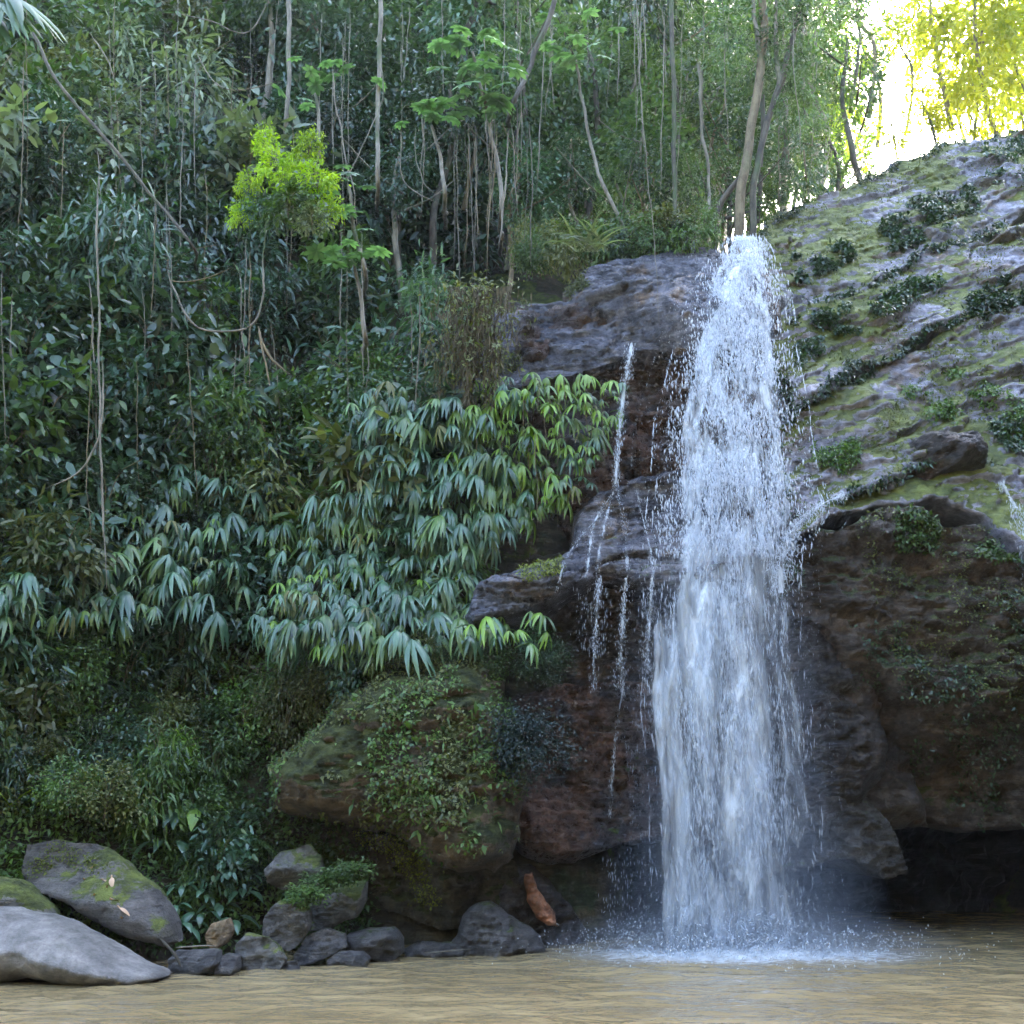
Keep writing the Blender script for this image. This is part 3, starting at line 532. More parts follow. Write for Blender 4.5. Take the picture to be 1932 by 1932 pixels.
def palmate_leaf(name, seed, mat, rad=0.26, lobes=8, petiole=0.28):
    g = np.random.default_rng(seed); pet = blade_path((0, 0, 0), (0, -1, 0.5), petiole, 4, 0.1); items = [tube_vf(pet, 0.008, 4)]; tint = [np.full(len(items[0][1]), 0.3)]
    for k in range(lobes):
        a = 2 * math.pi * (k + 0.5) / lobes * 0.9 + 0.31; d = np.array([math.sin(a), math.cos(a), 0.10])
        P = blade_path(pet[-1], d, rad * (0.85 + 0.3 * g.random()), 4, 0.12); it = strip_vf(P, (math.cos(a), -math.sin(a), 0), rad * 0.46 * np.array([0.2, 0.75, 1.0, 0.85, 0.15]), 0.1)
        items.append(it); tint.append(np.full(len(it[1]), 0.3 + 0.6 * g.random()))
    V, F = join_vf(items); return mesh_np(name, V, F, mat, False, np.concatenate(tint))

SH = {}
SH['broad'] = [leaf_cloud('foliage', 760, 0.62, 0.5, 0.6, 0.17, 0.076, 100 + i, M['leaf_teal'], 24, 0.26) for i in range(3)]
SH['narrow'] = [leaf_cloud('foliage', 1000, 0.62, 0.5, 0.62, 0.18, 0.042, 110 + i, M['leaf_teal'], 26, 0.26, 0.7) for i in range(3)]
SH['small'] = [leaf_cloud('foliage', 1900, 0.62, 0.5, 0.62, 0.085, 0.045, 120 + i, M['leaf_teal'], 34, 0.24) for i in range(3)]
SH['large'] = [leaf_cloud('foliage', 260, 0.62, 0.5, 0.6, 0.27, 0.12, 130 + i, M['leaf_teal'], 16, 0.28, 0.5) for i in range(2)]
CROWN = [leaf_cloud('crown', 2000, 1.25, 1.1, 1.8, 0.19, 0.085, 140 + i, M['leaf_back'], 46, 0.16, 0.35) for i in range(4)]
CROWN_THIN = [leaf_cloud('crown', 1500, 1.3, 1.1, 1.9, 0.17, 0.075, 150 + i, M['leaf_back'], 40, 0.13, 0.35) for i in range(3)]
def stems(seed, n=5, r=0.35, hgt=0.5, th=0.009):
    g = np.random.default_rng(seed); it = []
    for k in range(n):
        e = np.array([g.normal() * r, g.normal() * r * 0.8, hgt * (0.3 + 0.8 * g.random())]); it.append(tube_vf(smooth_path([(0, 0, -0.5), e * 0.45 + g.normal(size=3) * 0.05, e], 3), np.linspace(th, th * 0.5, 7), 4))
    return mesh_np('stems', *join_vf(it), M['bark_brown'], True)
STEM = [stems(200 + i) for i in range(4)]

def in_poly(u, v, poly):
    return sdf_poly(np.array([[u, v]], float), np.array(poly, float))[0] > 0
def pick(L_, w): return R.choices(L_, w)[0]

# --- shrubs all over the hillside
ZR = [(-400, 'at the very top'), (130, 'high among the lianas'), (330, 'in the upper slope'), (520, 'halfway up the slope'), (700, 'in the dark mid-slope'), (900, 'level with the palms'), (1120, 'below mid-slope'), (1330, 'low on the bank'), (1480, 'behind the bank boulders')]
ZC = [(-400, 'by the picture edge'), (110, 'by the long pale liana'), (260, 'beneath the leaning trunk'), (420, 'in line with the vivid bush'), (580, 'in line with the saplings'), (720, 'in line with the draped tree'), (980, 'next to the rock ledge')]
TONE = {'leaf_teal': 'blue-green', 'leaf_dark': 'dark green', 'leaf_mid': 'mid-green', 'leaf_olive': 'olive', 'leaf_grey': 'grey-green', 'leaf_back': 'soft green', 'leaf_bright': 'yellow-green', 'leaf_big': 'pale green'}
KINDN = {'broad': 'broad-leaved', 'narrow': 'narrow-leaved', 'small': 'fine-leaved', 'large': 'large-leaved'}
def zone(u, v):
    a = [p for k, p in ZR if v >= k]; b = [p for k, p in ZC if u >= k]
    return (a[-1] if a else ZR[0][1]) + ', ' + (b[-1] if b else ZC[0][1])
ROCKZONE = [[(840, 560), (1500, 430), (1500, 1300), (1010, 1300), (1000, 1180), (860, 1175), (900, 1090), (1060, 1030), (1080, 900), (1160, 720), (900, 700)],
            [(480, 1420), (640, 1290), (900, 1230), (1300, 1250), (1300, 1900), (560, 1900), (600, 1700), (480, 1560)]]
def shrub(p, kind, tone, sc, label):
    o = empty('shrub', p, label, 'shrub', label, R.uniform(-0.8, 0.8), sc)
    part('foliage', R.choice(SH[kind]), o, M[tone], 'stuff'); part('stems', R.choice(STEM), o)
    o.scale = (sc * R.uniform(0.85, 1.2), sc * R.uniform(0.8, 1.1), sc * R.uniform(0.8, 1.25)); return o
n_sh = 0
vv = -190.0; row = 0
while vv < 1700:
    uu = -230.0 + (row % 2) * 40
    while uu < 1260:
        u = uu + R.uniform(-30, 30); v = vv + R.uniform(-28, 28); uu += 82
        if any(in_poly(u, v, z) for z in ROCKZONE): continue
        if v > 1560 and u < 330: continue
        if u > 900 and v > 380: continue
        if R.random() < 0.12: continue
        p = hit(u, v)
        if p is None: continue
        if v < 330 and u < 480: kind, tone = pick(['small', 'narrow', 'broad'], [7, 2, 2]), pick(['leaf_grey', 'leaf_olive', 'leaf_mid', 'leaf_teal'], [6, 2, 2, 3])
        elif v < 420: kind, tone = pick(['small', 'narrow', 'broad', 'large'], [4, 3, 4, 1]), pick(['leaf_back', 'leaf_teal', 'leaf_dark', 'leaf_grey'], [3, 4, 3, 2])
        elif v < 820: kind, tone = pick(['broad', 'narrow', 'small', 'large'], [6, 3, 3, 2]), pick(['leaf_teal', 'leaf_dark', 'leaf_mid', 'leaf_big'], [5, 5, 2, 1])
        elif v < 1230: kind, tone = pick(['broad', 'narrow', 'small', 'large'], [3, 5, 3, 1]), pick(['leaf_teal', 'leaf_dark', 'leaf_mid', 'leaf_olive'], [3, 6, 2, 1])
        else: kind, tone = pick(['broad', 'narrow', 'small'], [3, 4, 4]), pick(['leaf_mid', 'leaf_dark', 'leaf_olive', 'leaf_teal'], [4, 3, 3, 2])
        dist = np.linalg.norm(p - CAM); sc = dist / 17.0 * R.uniform(0.65, 1.25)
        if v > 1250: sc *= 0.72
        p = p + np.array([0, -R.uniform(0.05, 0.75) * sc, 0.05]); lab = f"{TONE[tone]} {KINDN[kind]} shrub {zone(u, v)}"
        shrub(p, kind, tone, sc, lab); n_sh += 1
    vv += 74; row += 1

for (u, v, k_, t_, sc, lab) in [(70, 1090, 'broad', 'leaf_mid', 0.8, 'glossy bright broad-leaved bush low at the picture edge'), (110, 1040, 'broad', 'leaf_big', 0.6, 'pale-leaved bush just above the glossy one at the picture edge'), (40, 1150, 'broad', 'leaf_teal', 0.7, 'blue-green broad bush under the glossy one'),
        (540, 1330, 'small', 'leaf_olive', 0.62, 'pale olive bush hanging over the edge of the mossy boulder'), (600, 1310, 'small', 'leaf_olive', 0.5, 'small olive bush on the mossy boulder top'), (310, 1440, 'narrow', 'leaf_mid', 0.6, 'bright narrow-leaved clump on the bank under the palms'), (330, 1420, 'narrow', 'frond_green', 0.45, 'yellowish strap-leaved clump on the bank'),
        (200, 1500, 'small', 'leaf_olive', 0.6, 'yellowish fine-leaved shrub above the tilted boulder'), (130, 1480, 'small', 'leaf_mid', 0.55, 'green fine-leaved shrub above the tilted boulder'), (630, 690, 'broad', 'leaf_big', 0.55, 'light green shrub in the gap above the palms'), (580, 800, 'large', 'leaf_mid', 0.55, 'light large-leaved shrub left of the palms'), (640, 880, 'small', 'leaf_olive', 0.7, 'olive fine-leaved shrub among the upper palms')]:
    p = hit(u, v + 20)
    if p is not None: q = at(u, v, p[1] - 0.55); shrub(q, k_, t_, sc, lab)
# --- the vivid yellow-green bush
for (u, v, sc, t_, lab) in [(530, 320, 0.50, 'leaf_bright', 'vivid yellow-green bush on the hillside'), (600, 335, 0.42, 'leaf_bright', 'vivid spray on the near side of the yellow-green bush'), (497, 268, 0.27, 'leaf_bright', 'small vivid tuft topping the yellow-green bush'), (583, 275, 0.30, 'leaf_bright', 'pointed vivid sprig rising from the yellow-green bush'), (470, 345, 0.30, 'leaf_bright', 'flat vivid spray reaching away from the yellow-green bush'),
                        (455, 405, 0.28, 'leaf_bright', 'small yellow-green bush just below the vivid one'), (620, 400, 0.30, 'leaf_bright', 'low yellow-green sprig beside the slender sapling'), (545, 385, 0.55, 'leaf_mid', 'mid-green underside of foliage below the vivid bush'), (490, 400, 0.40, 'leaf_teal', 'blue-green leaves under the vivid bush'), (590, 415, 0.42, 'leaf_grey', 'grey-green leaves under the vivid bush')]:
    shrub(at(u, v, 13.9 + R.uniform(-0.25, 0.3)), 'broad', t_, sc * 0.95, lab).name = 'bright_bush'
# a spray of lighter leaves beside the pale liana
for (u, v) in [(180, 370), (165, 330), (230, 660), (240, 300)]:
    p = hit(u, v); shrub(at(u, v, p[1] - 0.9), 'large', 'leaf_mid', 0.4, 'light green sprig hanging beside the pale liana').name = 'leafy_sprig'

for i in range(22):
    u = 985 + i * 16 + R.uniform(-10, 10); v = 478 - (u - 985) * 0.10 + R.uniform(-30, 10); t_ = R.choice(['leaf_back', 'leaf_mid', 'leaf_olive', 'leaf_dark'])
    k_ = R.choice(['small', 'narrow', 'broad']); wh = 'at the strap-leaved plant' if u < 1160 else 'nearer the lip'
    shrub(at(u, v, 16.4 + R.uniform(0, 1.2)), k_, t_, R.uniform(0.4, 0.7), f'{TONE[t_]} {KINDN[k_]} shrub on top of the upper ledge {wh}')
# --- hanging palm-like plants over the rock
FT = [fan_leaf('leaf', 300 + i, M['frond_teal'], 5 + i % 3, 0.40, 0.066, 0.50) for i in range(5)]
FG = [fan_leaf('leaf', 320 + i, M['frond_green'], 5 + i % 2, 0.29, 0.052, 0.45, 0.22) for i in range(4)]
PALM_A = [(700, 740), (850, 750), (930, 800), (960, 930), (1000, 960), (960, 1020), (900, 1070), (880, 1170), (960, 1180), (870, 1225), (700, 1240), (600, 1220), (470, 1180), (560, 1060), (640, 930), (700, 850)]
PALM_B = [(280, 930), (430, 930), (540, 960), (600, 1000), (520, 1080), (480, 1190), (330, 1210), (250, 1180), (80, 1210), (40, 1140), (150, 1100), (280, 1010)]
PALM_G = [(930, 720), (1020, 700), (1090, 715), (1155, 715), (1145, 800), (1110, 900), (1080, 970), (1000, 1000), (950, 950), (890, 850), (880, 780)]
def hanging(u, v, meshes, n, sc, label, group, yoff=-0.3, y=None, mats=None):
    if y is None:
        p = hit(u, v)
        if p is None: return
        p = p + np.array([0, yoff, 0])
    else: p = at(u, v, y)
    o = empty('hanging_palm', p, label, 'plant', group, R.uniform(-0.3, 0.3), sc)
    for k in range(n):
        q = part('leaf', R.choice(meshes), o, mats if mats and R.random() < 0.04 else (M['frond_mid'] if R.random() < 0.28 else (M['leaf_teal'] if R.random() < 0.15 else None)))
        q.rotation_euler = (R.uniform(-0.35, 0.5), R.uniform(-0.3, 0.3), (k - (n - 1) / 2) * R.uniform(0.35, 0.55)); s_ = R.uniform(0.6, 1.3); q.scale = (s_, s_, s_ * R.uniform(0.9, 1.3))
        q.location = (R.uniform(-0.12, 0.12), R.uniform(-0.1, 0.1), R.uniform(-0.12, 0.12))
for poly, step, ms, lab0, grp0, sc in [(PALM_A, 30, FT, 'blue-green hanging palm of the dense drapery', 'blue-green hanging palms', 0.76),
                                     (PALM_B, 44, FT, 'dark hanging palm of the looser low band', 'hanging palms of the lower band', 0.8),
                                     (PALM_G, 29, FG, 'bright green hanging palm under the slab', 'bright green hanging palms', 0.8)]:
    A = np.array(poly); v = A[:, 1].min()
    while v < A[:, 1].max():
        u = A[:, 0].min()
        while u < A[:, 0].max():
            a, b = u + R.uniform(-0.4, 0.4) * step, v + R.uniform(-0.4, 0.4) * step; u += step
            if in_poly(a, b, poly):
                m_ = ms if R.random() < (0.85 if ms is FT else 0.95) else (FG if ms is FT else FT)
                y_ = None
                if poly is PALM_G: y_ = 14.75 - (a - 900) / 1000 * 0.3 + R.uniform(-0.25, 0.15)
                if poly is PALM_A: y_ = 14.45 - (1 - (b - 740) / 500) * -0.2 - sstep(1050, 1230, b) * 0.75 - sstep(800, 480, a) * 0.3 + R.uniform(-0.2, 0.15)
                f1, f2 = (b - A[:, 1].min()) / np.ptp(A[:, 1]), (a - A[:, 0].min()) / np.ptp(A[:, 0])
                rw = ['in the topmost row', 'in the upper rows', 'in the middle rows', 'in the lower rows', 'in the lowest fringe'][min(4, int(f1 * 5))]
                cw = ['farthest from fall', 'dark end', 'in mid-band', 'toward the ledges', 'closest to fall'][min(4, int(f2 * 5))]
                lab = f'{lab0} {rw}, {cw}'; grp = f'{grp0} {rw}, {cw}'
                hanging(a, b, m_, R.choice([3, 4, 4]), sc * R.uniform(0.7, 1.25), lab, grp, -0.95, y_, M['frond_old'])
        v += step * 0.9
for (u, v, y, lab) in [(960, 1205, 13.3, 'pale hanging palm dangling alone under the tapering shelf'), (905, 1190, 13.3, 'pale hanging palm at the root of the tapering shelf'), (1010, 1180, 13.6, 'small pale hanging palm at the mouth of the dark hollow'), (975, 740, 14.3, 'silvery hanging palm under the end of the overhanging slab')]:
    hanging(u, v, FG, 4, 1.0, lab, None, 0, y)

# --- ferns and broad herbs on the lower bank
FERN = [fern_frond('frond', 340 + i, M['leaf_mid']) for i in range(3)]
OVAL = [oval_leaf('leaf', 350 + i, M['leaf_big']) for i in range(3)]
def fern(u, v, sc, tone, label, group=None, n=8, yoff=-0.25):
    p = hit(u, v)
    if p is None: return
    o = empty('fern', p + np.array([0, yoff, 0]), label, 'fern', group, R.uniform(0, 6), sc)
    for k in range(n):
        q = part('frond', R.choice(FERN), o, M[tone]); q.rotation_euler = (R.uniform(-0.2, 0.4), 0, 2 * math.pi * k / n + R.uniform(-0.3, 0.3))
for i in range(38):
    u, v = R.uniform(-60, 640), R.uniform(1230, 1660)
    if any(in_poly(u, v, z) for z in ROCKZONE) or (v > 1570 and u < 330): continue
    lo = 'above the tilted boulder' if u < 320 else 'beside the mossy boulder'
    t_ = R.choice(['leaf_mid', 'leaf_olive', 'leaf_dark', 'leaf_teal'])
    fern(u, v, R.uniform(0.5, 0.95), t_, f'{TONE[t_]} fern on the low bank {lo}', f'{TONE[t_]} ferns {lo}')
def herb(u, v, sc, label, tone, n=6, yoff=-0.3, group=None):
    p = hit(u, v)
    if p is None: return
    o = empty('broad_leaf_herb', p + np.array([0, yoff, 0]), label, 'plant', group, R.uniform(0, 6), sc)
    for k in range(n):
        q = part('leaf', R.choice(OVAL), o, M[tone]); q.rotation_euler = (R.uniform(-0.1, 0.5), 0, 2 * math.pi * k / n + R.uniform(-0.4, 0.4)); s_ = R.uniform(0.7, 1.15); q.scale = (s_,) * 3
herb(40, 1520, 0.8, 'herb with one bright green upright leaf at the edge of the photo', 'leaf_bright', 3)
herb(350, 1560, 0.9, 'blue-green broad-leaved herb on the bank behind the stones', 'leaf_teal', 8)
herb(385, 1545, 0.8, 'pale green strap-leaved herb standing over the bank shrubs', 'frond_green', 5)
herb(330, 1600, 0.7, 'low blue-green herb under the pale strap-leaved one', 'frond_teal', 8)
herb(440, 1620, 0.7, 'dark rosette of broad leaves beside the blocky boulder', 'leaf_teal', 8)
for (u, v) in [(400, 1660), (350, 1680), (460, 1700), (420, 1720), (380, 1730), (335, 1720), (470, 1660), (395, 1700), (345, 1760), (440, 1750)]:
    herb(u, v, R.uniform(0.42, 0.6), 'glossy silver-green herb in the patch behind the waterline stones', 'frond_teal', 9, -0.15, 'glossy herbs behind the stones')
for (u, v, y) in [(600, 1668, 12.35), (640, 1650, 12.4), (575, 1690, 12.2), (665, 1645, 12.45)]:
    o = empty('small_herb', at(u, v, y), 'tuft of small bright leaves sprouting on the slanting olive slab', 'plant', 'leaf tufts on the olive slab', 0, 0.22)
    part('foliage', R.choice(SH['broad']), o, M['leaf_mid'], 'stuff'); part('stems', R.choice(STEM), o)
    o.scale = (0.30, 0.25, 0.18)

for (u, v, t_, k_, sc) in [(720, 1255, 'leaf_mid', 'small', 0.4), (790, 1240, 'leaf_olive', 'small', 0.38), (860, 1225, 'leaf_dark', 'small', 0.4), (930, 1240, 'leaf_mid', 'small', 0.35), (660, 1280, 'leaf_teal', 'broad', 0.4), (1000, 1250, 'leaf_dark', 'small', 0.36), (1050, 1240, 'leaf_dark', 'small', 0.34), (1010, 1215, 'leaf_teal', 'small', 0.34), (1040, 1265, 'leaf_dark', 'small', 0.3)]:
    shrub(at(u, v, 13.55), k_, t_, sc, f"{TONE[t_]} {KINDN[k_]} tuft growing on top of the {'mossy' if u < 960 else 'red-brown'} boulder").name = 'tuft'
# --- low ground cover, too small to count
g = np.random.default_rng(77); pts = []
for i in range(5200):
    u, v = g.uniform(-150, 700), g.uniform(1180, 1800)
    pts.append((u, v))
pts = np.array(pts); D = _fw[None] + np.array([[1.0, 0, 0]]) * ((pts[:, :1] - 966) / FPX) - _up[None] * ((pts[:, 1:] - 966) / FPX)
ysr = np.linspace(9, 22, 200); best = np.full(len(pts), np.nan)
for y in ysr[::-1]:
    Pq = CAM + D * (y / D[:, [1]]); b = Pq[:, 2] < terrain(Pq[:, 0], Pq[:, 1]); best[b] = y
ok = ~np.isnan(best); Pq = (CAM + D * (best / D[:, 1])[:, None])[ok]; k = np.repeat(np.arange(len(Pq)), 5)
Pc = Pq[k] + g.normal(size=(len(k), 3)) * 0.07 + np.array([0, -0.08, 0.05])
V, F = leaves_vf(Pc, g.normal(size=(len(k), 3)) + np.array([0, -0.6, -0.1]), np.array([0, -0.4, 1]) + g.normal(size=(len(k), 3)) * 0.5, 0.04 + 0.08 * g.random(len(k)), 0.02 + 0.035 * g.random(len(k)))
gc = link('ground_cover', mesh_np('ground_cover', V, F, M['leaf_mid'], False, np.repeat(np.clip(fbm(Pc * 0.9, 3, 4) * 0.7 + 0.35 + 0.3 * g.random(len(k)), 0, 1), 4)))
tag(gc, 'low leafy ground cover carpeting the foot of the hillside', 'ground cover', kind='stuff')

# --- creepers and moss tufts growing on the rocks
def creeper(key, n, mat, thr, ln=0.05, wd=0.03, seed=0, freq=1.1, zmin=None, box=None, name='creeper', lift=0.03, edge=None):
    r = ROCKS[key]; g = np.random.default_rng(seed + 900); V = r['V']; w = fbm(V * freq + seed, 4, seed + 3) > thr
    w &= r['t_in']
    if edge: w &= (r['t'] > edge[0]) & (r['t'] < edge[1])
    if box is not None:
        uvz = (V - CAM) @ _fw; pu = 966 + FPX * V[:, 0] / uvz; pv = 966 - FPX * ((V - CAM) @ _up) / uvz
        w &= sdf_poly(np.stack([pu, pv], -1), np.array(box, float)) > 0
    ix = np.flatnonzero(w)
    if len(ix) < 5: return
    c = V[g.choice(ix, n)] + g.normal(size=(n, 3)) * 0.02 + np.array([0, -lift, lift * 0.3])
    d = g.normal(size=(n, 3)) * 0.7 + np.array([0, -0.5, -0.35]); nn = np.array([0, -0.5, 1]) + g.normal(size=(n, 3)) * 0.4
    v, f = leaves_vf(c, d, nn, ln * (0.5 + g.random(n)), wd * (0.5 + g.random(n)))
    o = link(name, mesh_np(name, v - r['org'], f, M[mat], False, np.repeat(g.random(n), 4)), r['o']); o['kind'] = 'stuff'
creeper('mossy', 2400, 'leaf_mid', 0.15, 0.055, 0.032, 1)
creeper('mossy', 3600, 'leaf_olive', 0.1, 0.05, 0.03, 2, 1.6, name='moss')
creeper('mossy', 160, 'leaf_mid', 0.1, 0.14, 0.05, 3, 2.0, name='sprigs')
creeper('olive', 1500, 'moss_green', 0.18, 0.03, 0.02, 4, name='moss')
creeper('brown', 700, 'leaf_dark', 0.05, 0.05, 0.03, 5, 1.5, box=[(900, 1260), (1010, 1260), (1010, 1450), (900, 1650)])
creeper('big', 4500, 'leaf_dark', 0.05, 0.05, 0.03, 6, 1.1)
creeper('big', 2500, 'leaf_olive', 0.0, 0.04, 0.025, 7, 1.8, name='moss', box=[(1600, 950), (1940, 950), (1940, 1320), (1700, 1320)])
creeper('big', 1500, 'leaf_mid', -0.05, 0.06, 0.035, 8, 1.8, name='moss_cap', box=[(1690, 950), (1920, 960), (1920, 1060), (1690, 1040)])
creeper('s1', 5000, 'moss_green', 0.08, 0.06, 0.02, 9, 0.9, name='moss')
creeper('s1', 2600, 'leaf_dark', 0.02, 0.085, 0.05, 10, 2.2, box=[(1640, 440), (1720, 380), (1830, 350), (1850, 400), (1760, 450), (1660, 490)], lift=0.08)
creeper('s1', 1600, 'leaf_dark', 0.02, 0.085, 0.05, 11, 2.2, box=[(1490, 480), (1570, 470), (1600, 460), (1610, 490), (1530, 530), (1500, 540)], lift=0.08, name='leafy_clump')
creeper('s1', 1600, 'leaf_dark', 0.02, 0.085, 0.05, 12, 2.2, box=[(1850, 260), (1990, 220), (1990, 350), (1860, 350)], lift=0.08, name='leafy_clump')
creeper('s1', 4200, 'leaf_dark', -0.25, 0.085, 0.035, 13, 1.0, edge=(0.0, 0.6), name='fringe', lift=0.06)
creeper('s2', 4500, 'moss_green', 0.08, 0.06, 0.02, 14, 1.0, name='moss')
creeper('s2', 2600, 'leaf_dark', 0.02, 0.075, 0.045, 15, 2.2, box=[(1500, 600), (1640, 570), (1760, 510), (1780, 540), (1650, 610), (1500, 700)], lift=0.08)
creeper('s2', 2600, 'leaf_dark', 0.02, 0.075, 0.045, 16, 2.2, box=[(1820, 560), (1940, 500), (2000, 500), (2000, 590), (1830, 610)], lift=0.08, name='leafy_clump')
creeper('s2', 4200, 'leaf_dark', -0.25, 0.085, 0.035, 17, 1.0, edge=(0.0, 0.6), name='fringe', lift=0.06)
creeper('s3', 4500, 'moss_green', 0.10, 0.06, 0.022, 18, 1.0, name='moss')
creeper('s3', 2400, 'leaf_mid', 0.0, 0.055, 0.03, 19, 1.5, box=[(1700, 740), (1800, 700), (1935, 760), (1935, 850), (1860, 810), (1760, 800)], lift=0.06, name='leafy_clump')
creeper('s3', 1500, 'leaf_mid', 0.0, 0.05, 0.028, 20, 1.5, box=[(1530, 820), (1620, 830), (1620, 880), (1560, 910), (1530, 900)], lift=0.05, name='leafy_clump')
creeper('s3', 3000, 'leaf_dark', -0.2, 0.08, 0.035, 27, 1.0, edge=(0.0, 0.6), name='fringe', lift=0.06)
creeper('s3', 1400, 'leaf_dark', -0.3, 0.06, 0.035, 21, 1.2, box=[(1860, 800), (1960, 780), (1960, 860), (1880, 850)], lift=0.08)
creeper('overhang_slab', 1800, 'leaf_olive', -0.2, 0.045, 0.02, 22, 1.4, box=[(840, 570), (1000, 560), (980, 700), (840, 720)], name='moss')
creeper('upper_ledge', 900, 'leaf_olive', -0.2, 0.05, 0.025, 23, 1.4, box=[(1040, 480), (1110, 480), (1110, 570), (1040, 570)], name='moss')
creeper('mid_b', 900, 'moss_green', -0.1, 0.04, 0.02, 24, 1.4, box=[(860, 1080), (1060, 1020), (1060, 1080), (880, 1130)], name='moss')
creeper('slab', 700, 'moss_green', -0.3, 0.03, 0.02, 25, 1.5, box=[(0, 1580), (130, 1590), (220, 1640), (180, 1650), (120, 1630), (60, 1660), (10, 1670)], name='moss', lift=0.01)

# --- dark moss cushion
o = empty('moss_cushion', at(1000, 1470, 12.95), 'dark blue-green moss cushion bulging from the boulder beside the red-brown rock', 'moss')
part('cushion', leaf_cloud('cushion', 5200, 0.48, 0.26, 0.42, 0.035, 0.022, 61, M['moss_dark'], 60, 0.22, 0.4, 0.42, 0.5), o, None, 'stuff')

# --- hanging root mat at the end of the overhanging slab
g = np.random.default_rng(5); n = 3000; uu = g.normal(895, 34, n); v0 = np.clip(g.normal(625, 55, n) + (uu - 895) * -0.3 + 40 * np.sin(uu * 0.13), 540, 750)
y0 = 14.55 + g.normal(size=n) * 0.14; P0 = np.array([at(a, b, c) for a, b, c in zip(uu, v0, y0)])
V, F = leaves_vf(P0, np.array([0, -0.25, -1]) + g.normal(size=(n, 3)) * 0.22, np.array([0, -1, 0.1]) + g.normal(size=(n, 3)) * 0.4, 0.10 + 0.32 * g.random(n) ** 2, 0.008 + 0.014 * g.random(n), 0.02)
rm = link('root_mat', mesh_np('root_mat', V, F, M['root_mat'], False, np.repeat(g.random(n), 4)))
k = g.integers(0, n, 1500); V, F = leaves_vf(P0[k] + g.normal(size=(1500, 3)) * 0.1, g.normal(size=(1500, 3)) + np.array([0, -0.6, -0.5]), np.array([0, -0.5, 1]) + g.normal(size=(1500, 3)) * 0.5, 0.05 + 0.09 * g.random(1500), 0.025 + 0.03 * g.random(1500))
part('clinging_leaves', mesh_np('clinging_leaves', V, F, M['leaf_olive'], False, np.repeat(g.random(1500), 4)), rm, None, 'stuff')
tag(rm, 'brown tangle of hanging roots and dead stems at the end of the overhanging slab', 'roots')

# ------------------------------------------------------------------ trees
def trunk_mesh(pts, r0, r1, mat='bark_pale', sides=8, extra=()):
    P = smooth_path(pts, 6); P = P + np.stack([fbm(P * 1.1, 2, 3), fbm(P * 1.1, 2, 8), 0 * P[:, 0]], -1) * 0.05
    it = [tube_vf(P, np.linspace(r0, r1, len(P)), sides)]
    for e, a, b in extra: Q = smooth_path(e, 5); it.append(tube_vf(Q, np.linspace(a, b, len(Q)), 6))
    return mesh_np('trunk', *join_vf(it), M[mat], True)
def tree(base, top, r0, label, group, crowns, tone, mat='bark_pale', bend=0.3, limbs=3):
    base = np.array(base); top = np.array(top); o = empty('tree', base, label, 'tree', group)
    h = top - base; mid1 = h * 0.35 + np.array([R.uniform(-bend, bend), R.uniform(-bend, bend), 0]); mid2 = h * 0.7 + np.array([R.uniform(-bend, bend), R.uniform(-bend, bend), 0])
    ex = []
    for k in range(limbs):
        s_ = R.uniform(0.45, 0.95); p0 = h * s_; a = R.uniform(0, 6.28); q = p0 + np.array([math.cos(a), math.sin(a), 0.7]) * R.uniform(0.7, 1.4); ex.append(([p0, (p0 + q) / 2 + np.array([0, 0, -0.1]), q], r0 * 0.4, r0 * 0.12))
    tk = part('trunk', trunk_mesh([(0, 0, -0.4), mid1, mid2, h], r0, r0 * 0.45, mat, 7), o)
    for e, a, b in ex: Q = smooth_path(e, 4); part('limb', mesh_np('limb', *tube_vf(Q, np.linspace(a, b, len(Q)), 5), M[mat], True), tk)
    for (pos, sc, thin) in crowns:
        c = part('crown', R.choice(CROWN_THIN if thin else CROWN), o, M[tone], 'stuff'); c.location = Vector(np.array(pos) - base); c.scale = (sc * R.uniform(0.85, 1.2), sc, sc * R.uniform(0.8, 1.15)); c.rotation_euler = (R.uniform(-0.2, 0.2), R.uniform(-0.2, 0.2), R.uniform(0, 6.28))
    return o
def forest(us, vs_, ys, tones, sc, thin, label, group, r0=0.07):
    for u, v, y in zip(us, vs_, ys):
        c = at(u, v, y); b = np.array([c[0] + R.uniform(-0.5, 0.5), y + 0.3, 0]); b[2] = max(float(terrain(b[0], b[1])), c[2] - 3.6)
        if b[2] > c[2] - 0.5: b[2] = c[2] - 1.5
        ph = ('high crown, ' if v < 60 else ('mid-height crown, ' if v < 220 else 'low crown, ')) + ('over the saplings' if u < 640 else 'by the slim pale trunk' if u < 790 else 'behind the draped tree' if u < 960 else 'beside the leaning trunk' if u < 1100 else 'over the upper ledge' if u < 1250 else 'just before the forked tree' if u < 1400 else 'just past the forked tree' if u < 1520 else 'at the bright gap' if u < 1650 else 'past the white sky' if u < 1800 else 'near the corner')
        t = R.choice(tones); tree(b, c + np.array([0, 0, 1.0 * sc]), r0 * R.uniform(0.6, 1.4), label + ', ' + ph, group + ', ' + ph, [(c, sc * R.uniform(0.8, 1.15), thin)], t, R.choice(['bark_pale', 'bark_brown', 'bark_dark']), 0.35)
